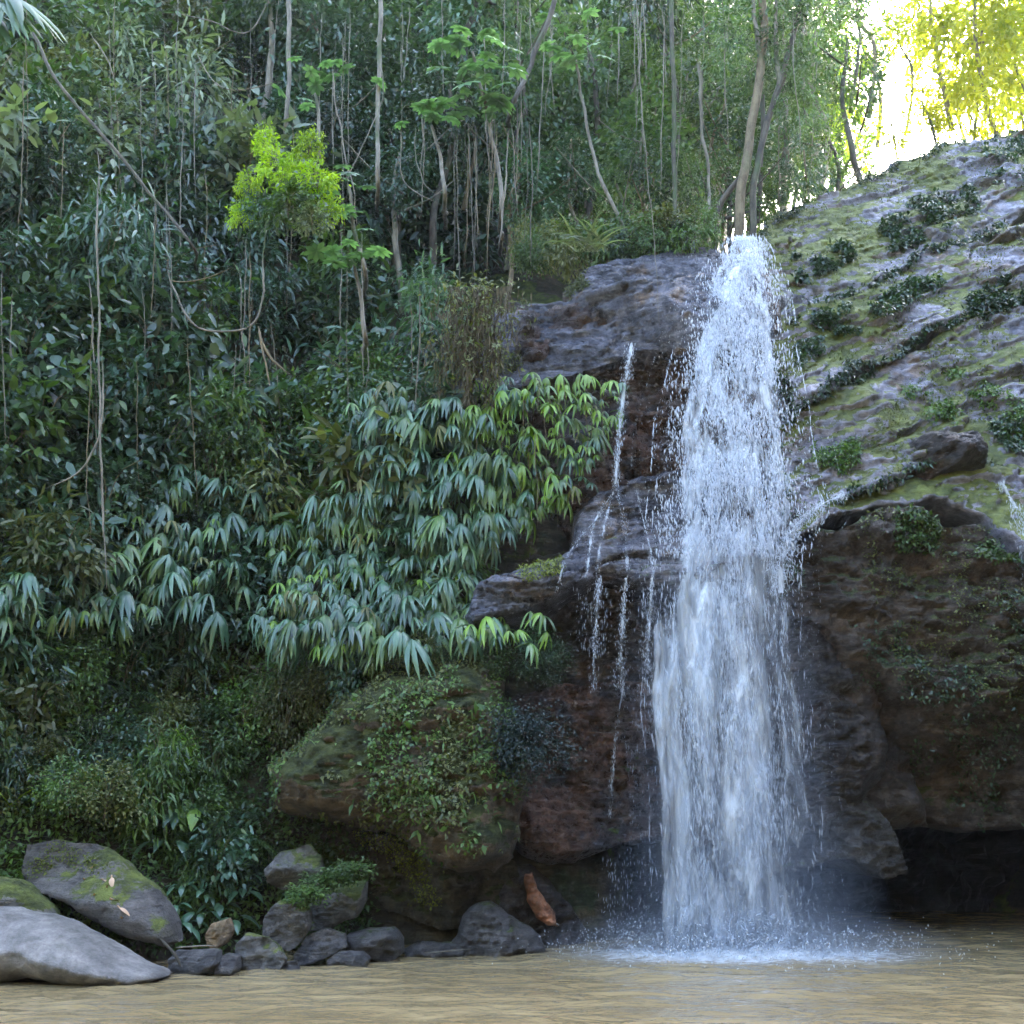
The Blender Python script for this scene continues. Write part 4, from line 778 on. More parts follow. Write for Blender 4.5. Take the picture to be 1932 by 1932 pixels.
# dense stand behind the lip, darker towards the hill
for row, (y, n, ulo, uhi, vlo, vhi, thin, sc) in enumerate([(18.5, 9, 560, 1180, 120, 420, False, 0.62), (20, 13, 480, 1250, -60, 330, False, 0.85), (23, 15, 420, 1240, -120, 330, False, 1.05), (27, 13, 500, 1240, -150, 350, False, 1.4)]):
    us = np.linspace(ulo, uhi, n) + RNG.uniform(-35, 35, n)
    forest(us, RNG.uniform(vlo, vhi, n), y + RNG.uniform(-0.8, 0.8, n), ['leaf_back', 'leaf_teal', 'leaf_dark', 'leaf_back'], sc, thin, ['slender tree close behind the lip', 'slim tree in the shaded stand', 'tall tree deep in the stand', 'far tree closing the view behind the stand'][row],
           ['trees close behind the lip', 'trees of the shaded stand', 'trees deep in the stand', 'far trees behind the stand'][row])
for row, (y, n, ulo, uhi, vlo, vhi, sc) in enumerate([(18.5, 9, 1180, 1560, 280, 420, 0.42), (20, 12, 1200, 1590, 0, 330, 0.62), (24, 14, 1220, 1610, -60, 330, 0.85), (29, 12, 1220, 1600, 0, 380, 1.0)]):
    us = np.linspace(ulo, uhi, n) + RNG.uniform(-25, 25, n)
    forest(us, RNG.uniform(vlo, vhi, n), y + RNG.uniform(-0.6, 0.6, n), ['leaf_back', 'leaf_back', 'leaf_teal', 'leaf_mid'], sc, True, ['sapling behind the top of the waterfall', 'thin airy tree above the waterfall', 'airy tree farther back above the waterfall', 'distant tree in the sky gap'][row],
           ['saplings behind the fall', 'airy trees above the fall', 'airy trees farther back', 'distant trees in the gap'][row], 0.06)
for row, (y, n, ulo, uhi, vlo, vhi, sc) in enumerate([(33, 9, 1230, 1530, -60, 330, 1.5), (31, 7, 1240, 1560, 180, 420, 1.1)]):
    us = np.linspace(ulo, uhi, n) + RNG.uniform(-20, 20, n)
    forest(us, RNG.uniform(vlo, vhi, n), y + RNG.uniform(-0.6, 0.6, n), ['leaf_back', 'leaf_teal'], sc, False, ['dense far tree above the waterfall', 'dense low tree behind the waterfall lip'][row], ['dense far trees', 'dense low trees behind the lip'][row], 0.05)
# sunlit trees over the slope
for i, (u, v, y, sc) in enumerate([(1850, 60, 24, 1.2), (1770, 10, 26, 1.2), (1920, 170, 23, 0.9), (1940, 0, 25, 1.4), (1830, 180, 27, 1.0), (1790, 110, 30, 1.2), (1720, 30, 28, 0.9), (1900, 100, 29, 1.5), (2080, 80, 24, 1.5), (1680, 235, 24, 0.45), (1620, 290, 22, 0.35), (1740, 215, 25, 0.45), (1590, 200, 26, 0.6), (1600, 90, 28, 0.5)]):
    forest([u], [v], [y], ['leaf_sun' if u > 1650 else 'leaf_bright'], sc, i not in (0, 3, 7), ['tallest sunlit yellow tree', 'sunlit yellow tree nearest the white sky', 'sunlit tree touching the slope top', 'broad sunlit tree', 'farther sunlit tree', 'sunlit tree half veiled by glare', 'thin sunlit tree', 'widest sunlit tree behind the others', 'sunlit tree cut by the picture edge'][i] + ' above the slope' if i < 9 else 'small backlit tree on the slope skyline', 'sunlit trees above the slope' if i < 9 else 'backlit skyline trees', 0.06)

# the forked tree at the lip
b = at(1385, 500, 17.0); o = empty('tree', b, 'tall forked tree with two thick grey trunks standing at the lip of the fall', 'tree')
for pts, r0, r1, nm, mt in [([(1385, 520), (1392, 440), (1398, 360), (1412, 270), (1432, 150), (1440, 60), (1438, -60), (1450, -200)], 0.095, 0.07, 'trunk', 'bark_brown'), ([(1412, 520), (1418, 430), (1425, 330), (1445, 240), (1475, 150), (1497, 70), (1512, 10), (1530, -120)], 0.065, 0.045, 'trunk', 'bark_dark'),
                        ([(1345, 500), (1350, 425), (1362, 385), (1385, 350), (1402, 325), (1412, 280)], 0.06, 0.05, 'stem', 'bark_dark'), ([(1440, 120), (1425, 60), (1420, -40)], 0.06, 0.03, 'limb', 'bark_pale'), ([(1470, 160), (1462, 60), (1470, -60)], 0.05, 0.03, 'limb', 'bark_pale')]:
    P = np.array([at(u, v, 17.0 + (0.25 if nm == 'stem' else 0)) for u, v in pts]) - b
    part(nm, trunk_mesh(P, r0, r1, mt, 8), o)
for (u, v, sc) in [(1440, -60, 0.8), (1530, 60, 0.6), (1390, 70, 0.55), (1500, 190, 0.45), (1460, 100, 0.45)]:
    c = part('crown', R.choice(CROWN_THIN), o, M['leaf_back'], 'stuff'); c.location = Vector(at(u, v, 17.2) - b); c.scale = (sc,) * 3
for pts, r0, lab, y in [([(1318, 120), (1325, 230), (1335, 330), (1342, 430)], 0.035, 'thin pale trunk between the forked tree and the thick foliage', 17.5), ([(1440, 180), (1436, 300), (1430, 420)], 0.05, 'dark straight trunk right behind the forked tree', 18.5), ([(1262, -60), (1270, 120), (1274, 300), (1272, 400), (1275, 450)], 0.045, 'dark straight trunk rising above the upper ledge', 17.0),
                    ([(1050, -20), (1030, 50), (1000, 120), (962, 215)], 0.05, 'pale leaning trunk slanting across the dark stand', 16.5), ([(548, -40), (547, 40), (545, 140), (542, 240)], 0.05, 'straight pale trunk high on the hillside above the yellow-green bush', 18.0), ([(712, -60), (716, 60), (712, 200), (712, 360)], 0.045, 'slim pale trunk left of the big-leaved tree', 16.5),
                    ([(60, 60), (120, 170), (180, 240), (230, 300), (300, 385), (370, 470)], 0.026, 'mossy brown trunk leaning across the hillside', 13.8)]:
    P = np.array([at(u, v, y) for u, v in pts]); e = hit(pts[-1][0], pts[-1][1] + 30)
    if e is not None: P = np.vstack([P, 0.5 * (P[-1] + e) + np.array([0, 0, -0.15]), e + np.array([0, 0.3, -0.3])])
    b = P[-1]
    o = empty('bare_trunk', b, lab, 'trunk'); part('bark', trunk_mesh(P - b, r0, r0 * 0.8, 'bark_dark' if 'mossy' in lab else ('bark_dark' if 'dark' in lab else 'bark_pale'), 7), o)

# big-leaved (palmate) trees
PALMATE = [palmate_leaf('leaf', 360 + i, M['leaf_big']) for i in range(3)]
def bigleaf(pts, y, spots, sc, label):
    P = np.array([at(u, v, y) for u, v in pts]); e = hit(pts[0][0], pts[0][1] + 25)
    if e is not None: P = np.vstack([e + np.array([0, 0.3, -0.4]), 0.5 * (e + P[0]) + np.array([0, 0, -0.2]), P])
    b = P[0]; o = empty('big_leaf_tree', b, label, 'tree'); part('trunk', trunk_mesh(P - b, 0.05, 0.025, 'bark_pale', 7), o)
    for (u, v) in spots:
        q = part('leaf', R.choice(PALMATE), o); q.location = Vector(at(u, v, y + R.uniform(-0.4, 0.3)) - b); s_ = sc * R.uniform(0.75, 1.2); q.scale = (s_,) * 3; q.rotation_euler = (R.uniform(0.0, 0.7), R.uniform(-0.4, 0.4), R.uniform(-1.5, 1.5))
def around(u, v, ru, rv, n): return [(u + R.gauss(0, ru), v + R.gauss(0, rv)) for _ in range(n)]
bigleaf([(945, 420), (938, 300), (915, 200), (890, 100)], 15.6, around(895, 120, 38, 40, 26) + around(905, 170, 40, 18, 10), 0.9, 'big-leaved pale green tree draped with aerial roots')
bigleaf([(840, 380), (835, 300), (815, 235)], 15.3, around(815, 222, 32, 16, 13), 0.8, 'shorter big-leaved sapling on the dark side of the draped tree')
bigleaf([(690, 640), (680, 560), (665, 490)], 14.3, around(650, 485, 34, 16, 12), 0.72, 'low big-leaved sapling with flat pale leaves')
bigleaf([(690, 520), (670, 440), (655, 350)], 14.8, around(650, 345, 18, 12, 6) + around(660, 410, 18, 14, 6), 0.7, 'slender big-leaved sapling beside the vivid bush')
bigleaf([(1180, 440), (1120, 300), (1085, 110)], 17.0, around(1085, 100, 45, 40, 16), 0.8, 'hazy big-leaved tree above the upper ledge')
bigleaf([(600, 300), (600, 200), (590, 150)], 16.8, around(590, 160, 40, 30, 12), 0.8, 'dim big-leaved sapling in the shaded gully')

# fan palm leaf at the top corner
FANP = fan_leaf('leaf', 380, M['leaf_big'], 15, 0.62, 0.085, 0.14, 0.25, 0.3, 85)
o = empty('fan_palm', at(5, 30, 10.5), 'pale fan palm leaf catching the light in the top corner', 'palm')
for k in range(3):
    q = part('leaf', FANP, o); q.scale = (1.5,) * 3; q.rotation_euler = (0.3, 0.2 * k, 0.4 - 0.5 * k); q.location = (0.1 * k, 0, 0.08 - 0.12 * k)
# strap-leaved clump on the ledge
b = at(1120, 475, 15.9); o = empty('strap_plant', b, 'clump of long pale strap leaves arching on the upper ledge', 'plant')
for k in range(26):
    g = np.random.default_rng(500 + k); a = g.uniform(-1.3, 1.3); P = blade_path((g.normal() * 0.15, 0, 0), (math.sin(a), -0.4, 1.0), g.uniform(0.55, 1.0), 7, g.uniform(0.16, 0.28))
    V, F = strip_vf(P, (math.cos(a), 0.3, 0), 0.035 * np.array([0.7, 1, 1, 1, 0.9, 0.7, 0.45, 0.05])); part('leaf', mesh_np('leaf', V, F, M['leaf_grey'], False, np.full(len(F), 0.4 + 0.6 * g.random())), o)

# ------------------------------------------------------------------ lianas and aerial roots
def liana(pts, y, r, label, mat='bark_pale', group=None, name='liana'):
    P = np.array([at(u, v, y if np.isscalar(y) else y[i]) for i, (u, v) in enumerate(pts)]); Q = smooth_path(P, 7); Q[:, 0] += fbm(Q * 1.7, 3, R.randint(0, 99)) * 0.035
    b = Q[-1].copy(); o = link(name, mesh_np(name, *tube_vf(Q - b, 0.72 * r * (1 + 0.25 * gnoise(Q * 5)) * np.clip(np.minimum(np.linspace(0, 6, len(Q)), np.linspace(5, 0, len(Q))) + 0.12, 0, 1), 5), M[mat], True), None, b); tag(o, label, name.replace('_', ' '), group)
liana([(186, 300), (182, 440), (184, 560), (190, 700), (193, 860), (196, 980), (203, 1110)], 12.6, 0.020, 'long pale liana hanging down the whole shaded hillside')
liana([(196, 640), (192, 770), (178, 850), (145, 895), (85, 922)], 12.5, 0.016, 'liana curling away from the foot of the long pale one')
liana([(500, 420), (497, 500), (494, 565), (480, 605), (450, 623), (385, 622), (350, 590), (322, 535), (318, 500)], 13.6, 0.020, 'pale looping liana making a hammock-like curve in mid-slope')
liana([(320, 528), (345, 532), (390, 525), (440, 505)], 13.6, 0.014, 'short mossy liana rising from the end of the loop', 'bark_brown')
liana([(488, 615), (500, 660), (540, 705)], 13.7, 0.026, 'mossy root slanting down from the loop', 'bark_brown')
liana([(490, 620), (498, 680), (512, 730)], 13.7, 0.022, 'thin mossy root under the loop', 'bark_brown')
liana([(628, 120), (632, 190), (650, 280), (668, 370), (675, 440)], 14.8, 0.016, 'pale liana bowing beside the slender sapling')
liana([(720, 100), (718, 190), (680, 280), (655, 350)], 15.0, 0.014, 'liana swinging from the slim pale trunk to the sapling')
liana([(683, 440), (684, 560), (686, 740)], 13.9, 0.010, 'single taut thread of root hanging above the hanging palms')
liana([(1203, -20), (1206, 60), (1214, 250), (1228, 400), (1236, 490), (1244, 620)], 14.2, 0.009, 'thin pale aerial root dangling in front of the wet slab')
liana([(758, 200), (756, 310), (775, 355), (835, 388)], 15.0, 0.013, 'curved root swooping under the shorter big-leaved sapling')
liana([(782, 235), (786, 300), (800, 345), (820, 365)], 15.0, 0.011, 'second curved root beside the swooping one')
liana([(960, 240), (955, 330), (948, 400), (940, 470)], 14.9, 0.018, 'stout pale aerial root under the draped tree')
liana([(520, -30), (470, 60), (400, 40), (330, 25)], 13.2, 0.012, 'bare liana looping across the fine-leaved curtain')
liana([(170, 60), (200, 110), (215, 150)], 12.5, 0.013, 'bare pale twig at the top of the fine-leaved curtain')
liana([(360, 80), (400, 150), (450, 170), (540, 150)], 13.4, 0.011, 'slack bare liana crossing the curtain edge')
for i in range(20):
    u = R.gauss(905, 60); v0 = R.uniform(180, 260); v1 = v0 + R.uniform(120, 330); dx = R.uniform(-14, 14)
    liana([(u, v0), (u + dx * 0.4, v0 + (v1 - v0) * 0.5), (u + dx, v1)], R.uniform(14.6, 15.9), R.uniform(0.006, 0.013), 'aerial root in the curtain under the draped big-leaved tree', R.choice(['bark_pale', 'bark_brown', 'bark_dark']), 'aerial roots under the draped tree', 'aerial_root')
for i in range(58):
    u = R.uniform(-20, 840); v0 = R.uniform(-60, 700); v1 = v0 + R.uniform(150, 480); dx = R.uniform(-25, 25); p = hit(u, min(v1, 1200))
    if p is None: continue
    band = 'high on the hillside' if v0 < 220 else ('halfway down the hillside' if v0 < 460 else 'low above the hanging palms'); side = 'near the picture edge' if u < 280 else ('under the vivid bush' if u < 600 else 'near the ledges')
    liana([(u, v0), (u + dx * 0.3 + R.uniform(-6, 6), v0 + (v1 - v0) * 0.4), (u + dx, v1)], p[1] - R.uniform(0.5, 1.1), R.uniform(0.006, 0.014), f'thin hanging liana {band} {side}', R.choice(['bark_pale', 'bark_brown', 'bark_pale']), f'lianas {band} {side}')
for i in range(34):
    u = R.uniform(600, 1560); v0 = R.uniform(-60, 60); v1 = v0 + R.uniform(150, 420); dx = R.uniform(-20, 20)
    wh = 'before the dark stand' if u < 1000 else ('above the upper ledge' if u < 1300 else 'by the forked tree')
    liana([(u, v0), (u + dx * 0.4, v0 + (v1 - v0) * 0.5), (u + dx, v1)], R.uniform(16.2, 19), R.uniform(0.007, 0.014), f'pale upright stem or root {wh}', 'bark_pale', f'pale upright stems {wh}')
for i in range(20):
    u = R.uniform(880, 1140); v0 = R.uniform(690, 820); v1 = v0 + R.uniform(60, 200)
    liana([(u, v0), (u + R.uniform(-4, 4), v1)], R.uniform(14.2, 14.6), R.uniform(0.004, 0.007), 'fine rootlet dangling among the bright green hanging palms', 'bark_brown', 'rootlets among the green palms', 'aerial_root')

# dead leaves, driftwood
DL = oval_leaf('dead_leaf', 370, M['dead_leaf'], 0.15, 0.06, 0.03, 0.12, 0.1)
for i, (u, v) in enumerate([(175, 1640), (190, 1658), (210, 1652), (180, 1690), (205, 1700), (222, 1712), (228, 1735), (200, 1672), (160, 1662)]):
    y = 11.5; best = min(ROCKS['slab']['V'], key=lambda p: (pix(p)[0] - u) ** 2 + (pix(p)[1] - v) ** 2); o = link('dead_leaf', DL, None, best + np.array([0, -0.02, 0.015]))
    o.rotation_euler = (R.uniform(0.3, 0.9), R.uniform(-0.3, 0.3), R.uniform(0, 6)); tag(o, 'pinkish dead leaf lying on the long tilted boulder', 'leaf', 'dead leaves on the tilted boulder')
liana([(330, 1788), (360, 1786), (405, 1784)], 11.2, 0.012, 'pale driftwood stick lying behind the squat waterline stone', 'bark_pale', None, 'stick')
liana([(300, 1770), (330, 1800), (340, 1825)], 11.1, 0.02, 'dark curved root by the pale boulder tip', 'bark_dark', None, 'stick')
liana([(800, 1798), (840, 1795), (895, 1790)], 12.7, 0.008, 'thin pale stick on the flat dark rock', 'bark_pale', None, 'stick')
# ------------------------------------------------------------------ falling water
def fall_mat(name, thr, soft, scale=(7, 7, 1.1), amount=1.0, seed=0.0):
    m, t = nt(name); co = N(t, 'ShaderNodeTexCoord').outputs['Object']
    a = N(t, 'ShaderNodeAttribute', attribute_name='dens')
    n1 = tex(t, mapping(t, co, scale, (0, 0, 0), (seed, seed * 2, seed * 3)), 1.0, 6, 0.65, 0.7); n2 = tex(t, mapping(t, co, (scale[0] * 0.35, scale[1] * 0.35, scale[2] * 0.55), (0, 0, 0), (seed * 3, 1, 2)), 1.0, 3, 0.5, 0.4)
    x = math_n(t, 'ADD', math_n(t, 'MULTIPLY', n1, 0.75), math_n(t, 'MULTIPLY', n2, 0.95)); x = math_n(t, 'SUBTRACT', x, 0.24); x = math_n(t, 'ADD', x, math_n(t, 'SUBTRACT', a.outputs['Fac'], 0.5))
    al = math_n(t, 'MULTIPLY', ramp(t, x, thr, thr + soft), amount)
    d = N(t, 'ShaderNodeBsdfDiffuse'); d.inputs[0].default_value = (0.88, 0.92, 0.98, 1); tl = N(t, 'ShaderNodeBsdfTranslucent'); tl.inputs[0].default_value = (0.88, 0.93, 0.99, 1)
    gl = N(t, 'ShaderNodeBsdfGlossy'); gl.inputs['Roughness'].default_value = 0.35
    m1 = N(t, 'ShaderNodeMixShader'); m1.inputs[0].default_value = 0.4; L(t, d.outputs[0], m1.inputs[1]); L(t, tl.outputs[0], m1.inputs[2])
    m2 = N(t, 'ShaderNodeMixShader'); m2.inputs[0].default_value = 0.08; L(t, m1.outputs[0], m2.inputs[1]); L(t, gl.outputs[0], m2.inputs[2])
    tr = N(t, 'ShaderNodeBsdfTransparent'); mx = N(t, 'ShaderNodeMixShader'); L(t, al, mx.inputs[0]); L(t, tr.outputs[0], mx.inputs[1]); L(t, m2.outputs[0], mx.inputs[2])
    o = N(t, 'ShaderNodeOutputMaterial'); L(t, mx.outputs[0], o.inputs[0]); return m
def drop_mat():
    m, t = nt('spray'); p = N(t, 'ShaderNodeBsdfPrincipled'); p.inputs['Base Color'].default_value = (0.82, 0.86, 0.92, 1); p.inputs['Roughness'].default_value = 0.25
    tl = N(t, 'ShaderNodeBsdfTranslucent'); tl.inputs[0].default_value = (0.82, 0.86, 0.92, 1); mx = N(t, 'ShaderNodeMixShader'); mx.inputs[0].default_value = 0.45
    L(t, p.outputs[0], mx.inputs[1]); L(t, tl.outputs[0], mx.inputs[2]); tr = N(t, 'ShaderNodeBsdfTransparent'); m2 = N(t, 'ShaderNodeMixShader'); m2.inputs[0].default_value = 0.55
    L(t, tr.outputs[0], m2.inputs[1]); L(t, mx.outputs[0], m2.inputs[2]); o = N(t, 'ShaderNodeOutputMaterial'); L(t, m2.outputs[0], o.inputs[0]); return m
M['spray'] = drop_mat()
# centre line of the main fall in (v, u centre, half width, depth)
FALL = np.array([(446, 1408, 26, 15.45), (462, 1407, 38, 15.25), (490, 1404, 52, 15.0), (530, 1398, 72, 14.75), (600, 1393, 92, 14.45), (700, 1387, 106, 14.2), (800, 1378, 120, 14.0), (900, 1388, 134, 13.85), (960, 1392, 142, 13.75), (1020, 1375, 135, 13.65),
                 (1100, 1362, 136, 13.58), (1300, 1366, 140, 13.45), (1500, 1384, 146, 13.36), (1700, 1396, 152, 13.3), (1796, 1402, 158, 13.28)], float)
def fall_at(v, s, dy=0.0):
    u = np.interp(v, FALL[:, 0], FALL[:, 1]); w = np.interp(v, FALL[:, 0], FALL[:, 2]); y = np.interp(v, FALL[:, 0], FALL[:, 3]) + dy
    w = w * (1 + 0.10 * gnoise(np.stack([v * 0.007, np.sign(s) * 3.0, 0 * v], -1), 5)); uu = u + s * w; D = _fw[None] + np.array([[1.0, 0, 0]]) * ((uu - 966) / FPX)[:, None] - _up[None] * ((v - 966) / FPX)[:, None]
    return CAM + D * (y / D[:, 1])[:, None]
fb = at(1400, 1796, 13.28); fall = link('waterfall', None, None, (fb[0], fb[1], 0)); tag(fall, 'white waterfall dropping from the lip into the murky pool', 'waterfall'); org = np.array(fall.location)
def sheet(name, v0, v1, s0, s1, dy, mat, seed, nv=170, ns=44, edge=0.3, dens=0.5, rel=0.16):
    v = np.linspace(v0, v1, nv); s = np.linspace(s0, s1, ns); VV, SS = np.meshgrid(v, s, indexing='ij'); q = np.stack([SS * 2.2, VV * 0.006, 0 * SS + seed], -1).reshape(-1, 3)
    curve = 0.28 * (SS.ravel() ** 2)
    P = fall_at(VV.ravel(), SS.ravel(), dy + curve + rel * fbm(q * np.array([2, 1, 1]), 3, seed))
    ii = np.arange(nv - 1)[:, None] * ns + np.arange(ns - 1)[None, :]
    me = mesh_np(name, P - org, np.stack([ii, ii + 1, ii + ns + 1, ii + ns], -1).reshape(-1, 4), mat, True)
    e = sstep(0, edge, 1 - np.abs((SS.ravel() - (s0 + s1) / 2) / ((s1 - s0) / 2))); f_ = (VV.ravel() - v0) / (v1 - v0) + 0.10 * fbm(q * np.array([3, 1, 1]), 2, seed + 9); ev = sstep(0, 0.25 if 'upper' not in name else 0.02, f_) * sstep(0, 0.30 if 'upper' in name else 0.03, 1 - f_)
    a = me.attributes.new('dens', 'FLOAT', 'POINT'); a.data.foreach_set('value', (dens * e * ev - (1 - e * ev) * 0.35).astype(np.float32))
    return part(name, me, fall)
sheet('upper_curtain', 440, 1130, -0.95, 0.95, 0.12, fall_mat('fall_a', 0.46, 0.45, (9, 9, 1.4), 0.85, 1), 1, dens=0.52)
sheet('upper_curtain', 445, 1100, -1.0, 0.9, -0.10, fall_mat('fall_b', 0.54, 0.35, (12, 12, 2.6), 0.8, 4), 2, dens=0.50)
sheet('lower_curtain', 800, 1800, -1.02, 1.02, 0.15, fall_mat('fall_c', 0.36, 0.60, (7, 7, 0.5), 0.80, 2), 3, dens=0.52, edge=0.55)
sheet('lower_curtain', 780, 1800, -1.0, 1.0, -0.12, fall_mat('fall_d', 0.48, 0.45, (9, 9, 0.8), 0.85, 5), 4, dens=0.50)
sheet('lower_curtain', 880, 1800, -0.95, 0.95, -0.25, fall_mat('fall_g', 0.56, 0.38, (8, 8, 2.2), 0.9, 8), 8, dens=0.5, edge=0.6)
sheet('veil', 1040, 1790, -1.08, -0.45, -0.02, fall_mat('fall_e', 0.30, 0.5, (9, 9, 0.3), 0.75, 6), 5, dens=0.55, edge=0.6)
sheet('veil', 1000, 1600, 0.55, 1.05, -0.02, fall_mat('fall_f', 0.45, 0.5, (9, 9, 0.35), 0.5, 7), 6, dens=0.5, edge=0.6)
# drops: stretched octahedra, clumped
def drops(C, w, l, tilt, name, parent, org, seed=0):
    g = np.random.default_rng(seed); n = len(C); ax = unit(np.array([0, 0, -1.0]) + g.normal(size=(n, 3)) * tilt); s = unit(np.cross(ax, g.normal(size=(n, 3)))); t = np.cross(ax, s); w = w[:, None]; l = l[:, None]
    V = np.stack([C + ax * l * 0.5, C - ax * l * 0.5, C + s * w * 0.5, C + t * w * 0.5, C - s * w * 0.5, C - t * w * 0.5], 1).reshape(-1, 3); b = np.arange(n)[:, None] * 6
    F = np.concatenate([b + np.array([x]) for x in ([0, 2, 3], [0, 3, 4], [0, 4, 5], [0, 5, 2], [1, 3, 2], [1, 4, 3], [1, 5, 4], [1, 2, 5])], 1).reshape(-1, 3)
    o = link(name, mesh_np(name, V - org, F, M['spray'], True), parent); o['kind'] = 'stuff'; return o
g = np.random.default_rng(21)
def fall_drops(n, v0, v1, smax, fx, fz, thr, wr, lr, name, seed, gauss=0.55, ydev=0.22):
    g = np.random.default_rng(seed); m = n * 4; v = g.uniform(v0, v1, m); s = np.clip(g.normal(size=m) * gauss, -smax, smax); P = fall_at(v, s, g.normal(size=m) * ydev)
    f = fbm(P * np.array([fx, fx, fz]), 3, seed); k = np.flatnonzero(f + g.normal(size=m) * 0.12 > thr)[:n]; P = P[k]; c = len(P); q = g.random(c) ** 2.2
    drops(P, wr[0] + (wr[1] - wr[0]) * q, lr[0] + (lr[1] - lr[0]) * q * (0.5 + g.random(c)), 0.12, name, fall, org, seed)
fall_drops(24000, 446, 1050, 1.2, 3.2, 1.6, 0.06, (0.005, 0.024), (0.02, 0.10), 'upper_drops', 31, 0.5)
fall_drops(3500, 520, 1000, 1.5, 2.0, 1.5, -0.3, (0.004, 0.009), (0.015, 0.05), 'upper_spray', 32, 0.7, 0.3)
fall_drops(15000, 900, 1795, 1.1, 3.0, 0.9, 0.06, (0.004, 0.014), (0.04, 0.16), 'lower_drops', 33, 0.45)
fall_drops(6000, 1000, 1795, 1.35, 2.0, 1.0, -0.3, (0.003, 0.006), (0.015, 0.05), 'lower_spray', 34, 0.65, 0.4)
# splash at the foot
n = 8000; th = g.uniform(0, 2 * math.pi, n); rd = np.abs(g.normal(size=n)) * 0.75; hh = np.abs(g.normal(size=n)) * 0.24 * np.exp(-rd * 0.4); C = np.stack([fb[0] + np.cos(th) * rd * 1.35, fb[1] - 0.1 + np.sin(th) * rd * 0.75, hh + 0.02], -1)
drops(C, 0.008 + 0.02 * g.random(n) ** 2, 0.012 + 0.03 * g.random(n) ** 2, 0.8, 'splash', fall, org, 8)
# water sliding off the shelf into the main fall
def stream(label, pts, widths, y, n, mat, seed, nd=1200, group=None, name='rivulet', thr=-0.2, wr=(0.004, 0.012), lr=(0.02, 0.07), tilt=0.15):
    pts = np.array(pts, float); P = np.array([at(u, v, yy) for (u, v), yy in zip(pts, y)]); Q = smooth_path(P, 10); k = len(Q); w = np.interp(np.linspace(0, 1, k), np.linspace(0, 1, len(widths)), widths) * (1 + 0.5 * gnoise(np.stack([np.linspace(0, 9, k), np.full(k, seed * 1.7), np.zeros(k)], -1)))
    b = Q[-1].copy(); o = link(name, None, None, b); tag(o, label, 'water', group); ns = 9; s = np.linspace(-1, 1, ns)
    V = Q[:, None, :] + np.stack([s[None, :] * w[:, None], -0.06 * (1 - s[None, :] ** 2) + 0 * w[:, None], 0 * s[None, :] * w[:, None]], -1); V = V.reshape(-1, 3); V[:, 1] += 0.03 * fbm(V * 6, 2, seed)
    ii = np.arange(k - 1)[:, None] * ns + np.arange(ns - 1)[None, :]; me = mesh_np('stream', V - b, np.stack([ii, ii + 1, ii + ns + 1, ii + ns], -1).reshape(-1, 4), mat, True)
    e = np.tile(1 - np.abs(s) ** 2, k); me.attributes.new('dens', 'FLOAT', 'POINT').data.foreach_set('value', (0.5 * e - (1 - e) * 0.3).astype(np.float32)); part('stream', me, o)
    g = np.random.default_rng(seed); i = g.integers(0, k, nd * 3); C = Q[i] + np.stack([g.normal(size=nd * 3) * 0.6 * w[i], -0.05 + g.normal(size=nd * 3) * 0.05, g.normal(size=nd * 3) * 0.03], -1)
    C = C[fbm(C * np.array([4, 4, 2.0]), 2, seed) > thr][:nd]; c = len(C); q = g.random(c) ** 2; drops(C, wr[0] + (wr[1] - wr[0]) * q, lr[0] + (lr[1] - lr[0]) * q, tilt, 'drops', o, b, seed)
def cling(key, pts, off=0.03):
    V = ROCKS[key]['V']; z = (V - CAM) @ _fw; U = np.stack([966 + FPX * V[:, 0] / z, 966 - FPX * ((V - CAM) @ _up) / z], -1)
    return [float(V[np.argsort(((U - np.array(q)) ** 2).sum(1))[:6], 1].min()) - off for q in pts]
ms = fall_mat('stream_a', 0.44, 0.40, (16, 16, 3.0), 0.75, 9); mt = fall_mat('stream_b', 0.44, 0.35, (12, 12, 2.6), 0.5, 11)
stream('thin white rivulet falling from the notch of the overhanging slab', [(1192, 650), (1184, 690), (1176, 740), (1170, 800), (1165, 860), (1160, 915)], [0.05, 0.075, 0.055, 0.05, 0.05], [14.35, 14.3, 14.25, 14.2, 14.18, 14.15], 1, ms, 41, 700)
TR = [([(1160, 915), (1152, 945), (1142, 985), (1132, 1030), (1126, 1080)], 0.05, 'leftmost'), ([(1164, 915), (1170, 960), (1178, 1005), (1181, 1050), (1184, 1088)], 0.06, 'broadest'), ([(1150, 940), (1122, 985), (1112, 1040), (1106, 1095)], 0.035, 'outer'), ([(1200, 925), (1212, 980), (1226, 1040), (1232, 1090)], 0.03, 'innermost'), ([(1140, 965), (1095, 1015), (1066, 1060), (1050, 1115)], 0.025, 'longest slanting')]
for i, (pp, wd_, nm) in enumerate(TR): stream(nm + ' trickle of white water clinging to the wet stepped shelf', pp, [wd_ * 0.6, wd_, wd_ * 1.3, wd_], cling('mid_b', pp), 1, mt, 50 + i, 200, wr=(0.003, 0.008), lr=(0.01, 0.04))
for i, (u0, wd_) in enumerate([(1180, 0.05), (1130, 0.03), (1230, 0.04)]):
    stream(['widest', 'outer', 'inner'][i] + ' broken trickle dripping off the shelf into the dark hollow', [(u0, 1092), (u0 - 4, 1150), (u0 - 8, 1220), (u0 - 12, 1300)], [wd_, wd_ * 1.4, wd_ * 1.8], [13.45, 13.42, 13.4, 13.38], 1, mt, 60 + i, 380, wr=(0.003, 0.008), lr=(0.015, 0.05))
pp = [(1176, 1290), (1168, 1340), (1160, 1400), (1154, 1470), (1150, 1540)]
stream('fine trickle running down the red-brown boulder', pp, [0.02, 0.03, 0.025, 0.02], cling('brown', pp), 1, mt, 44, 220)
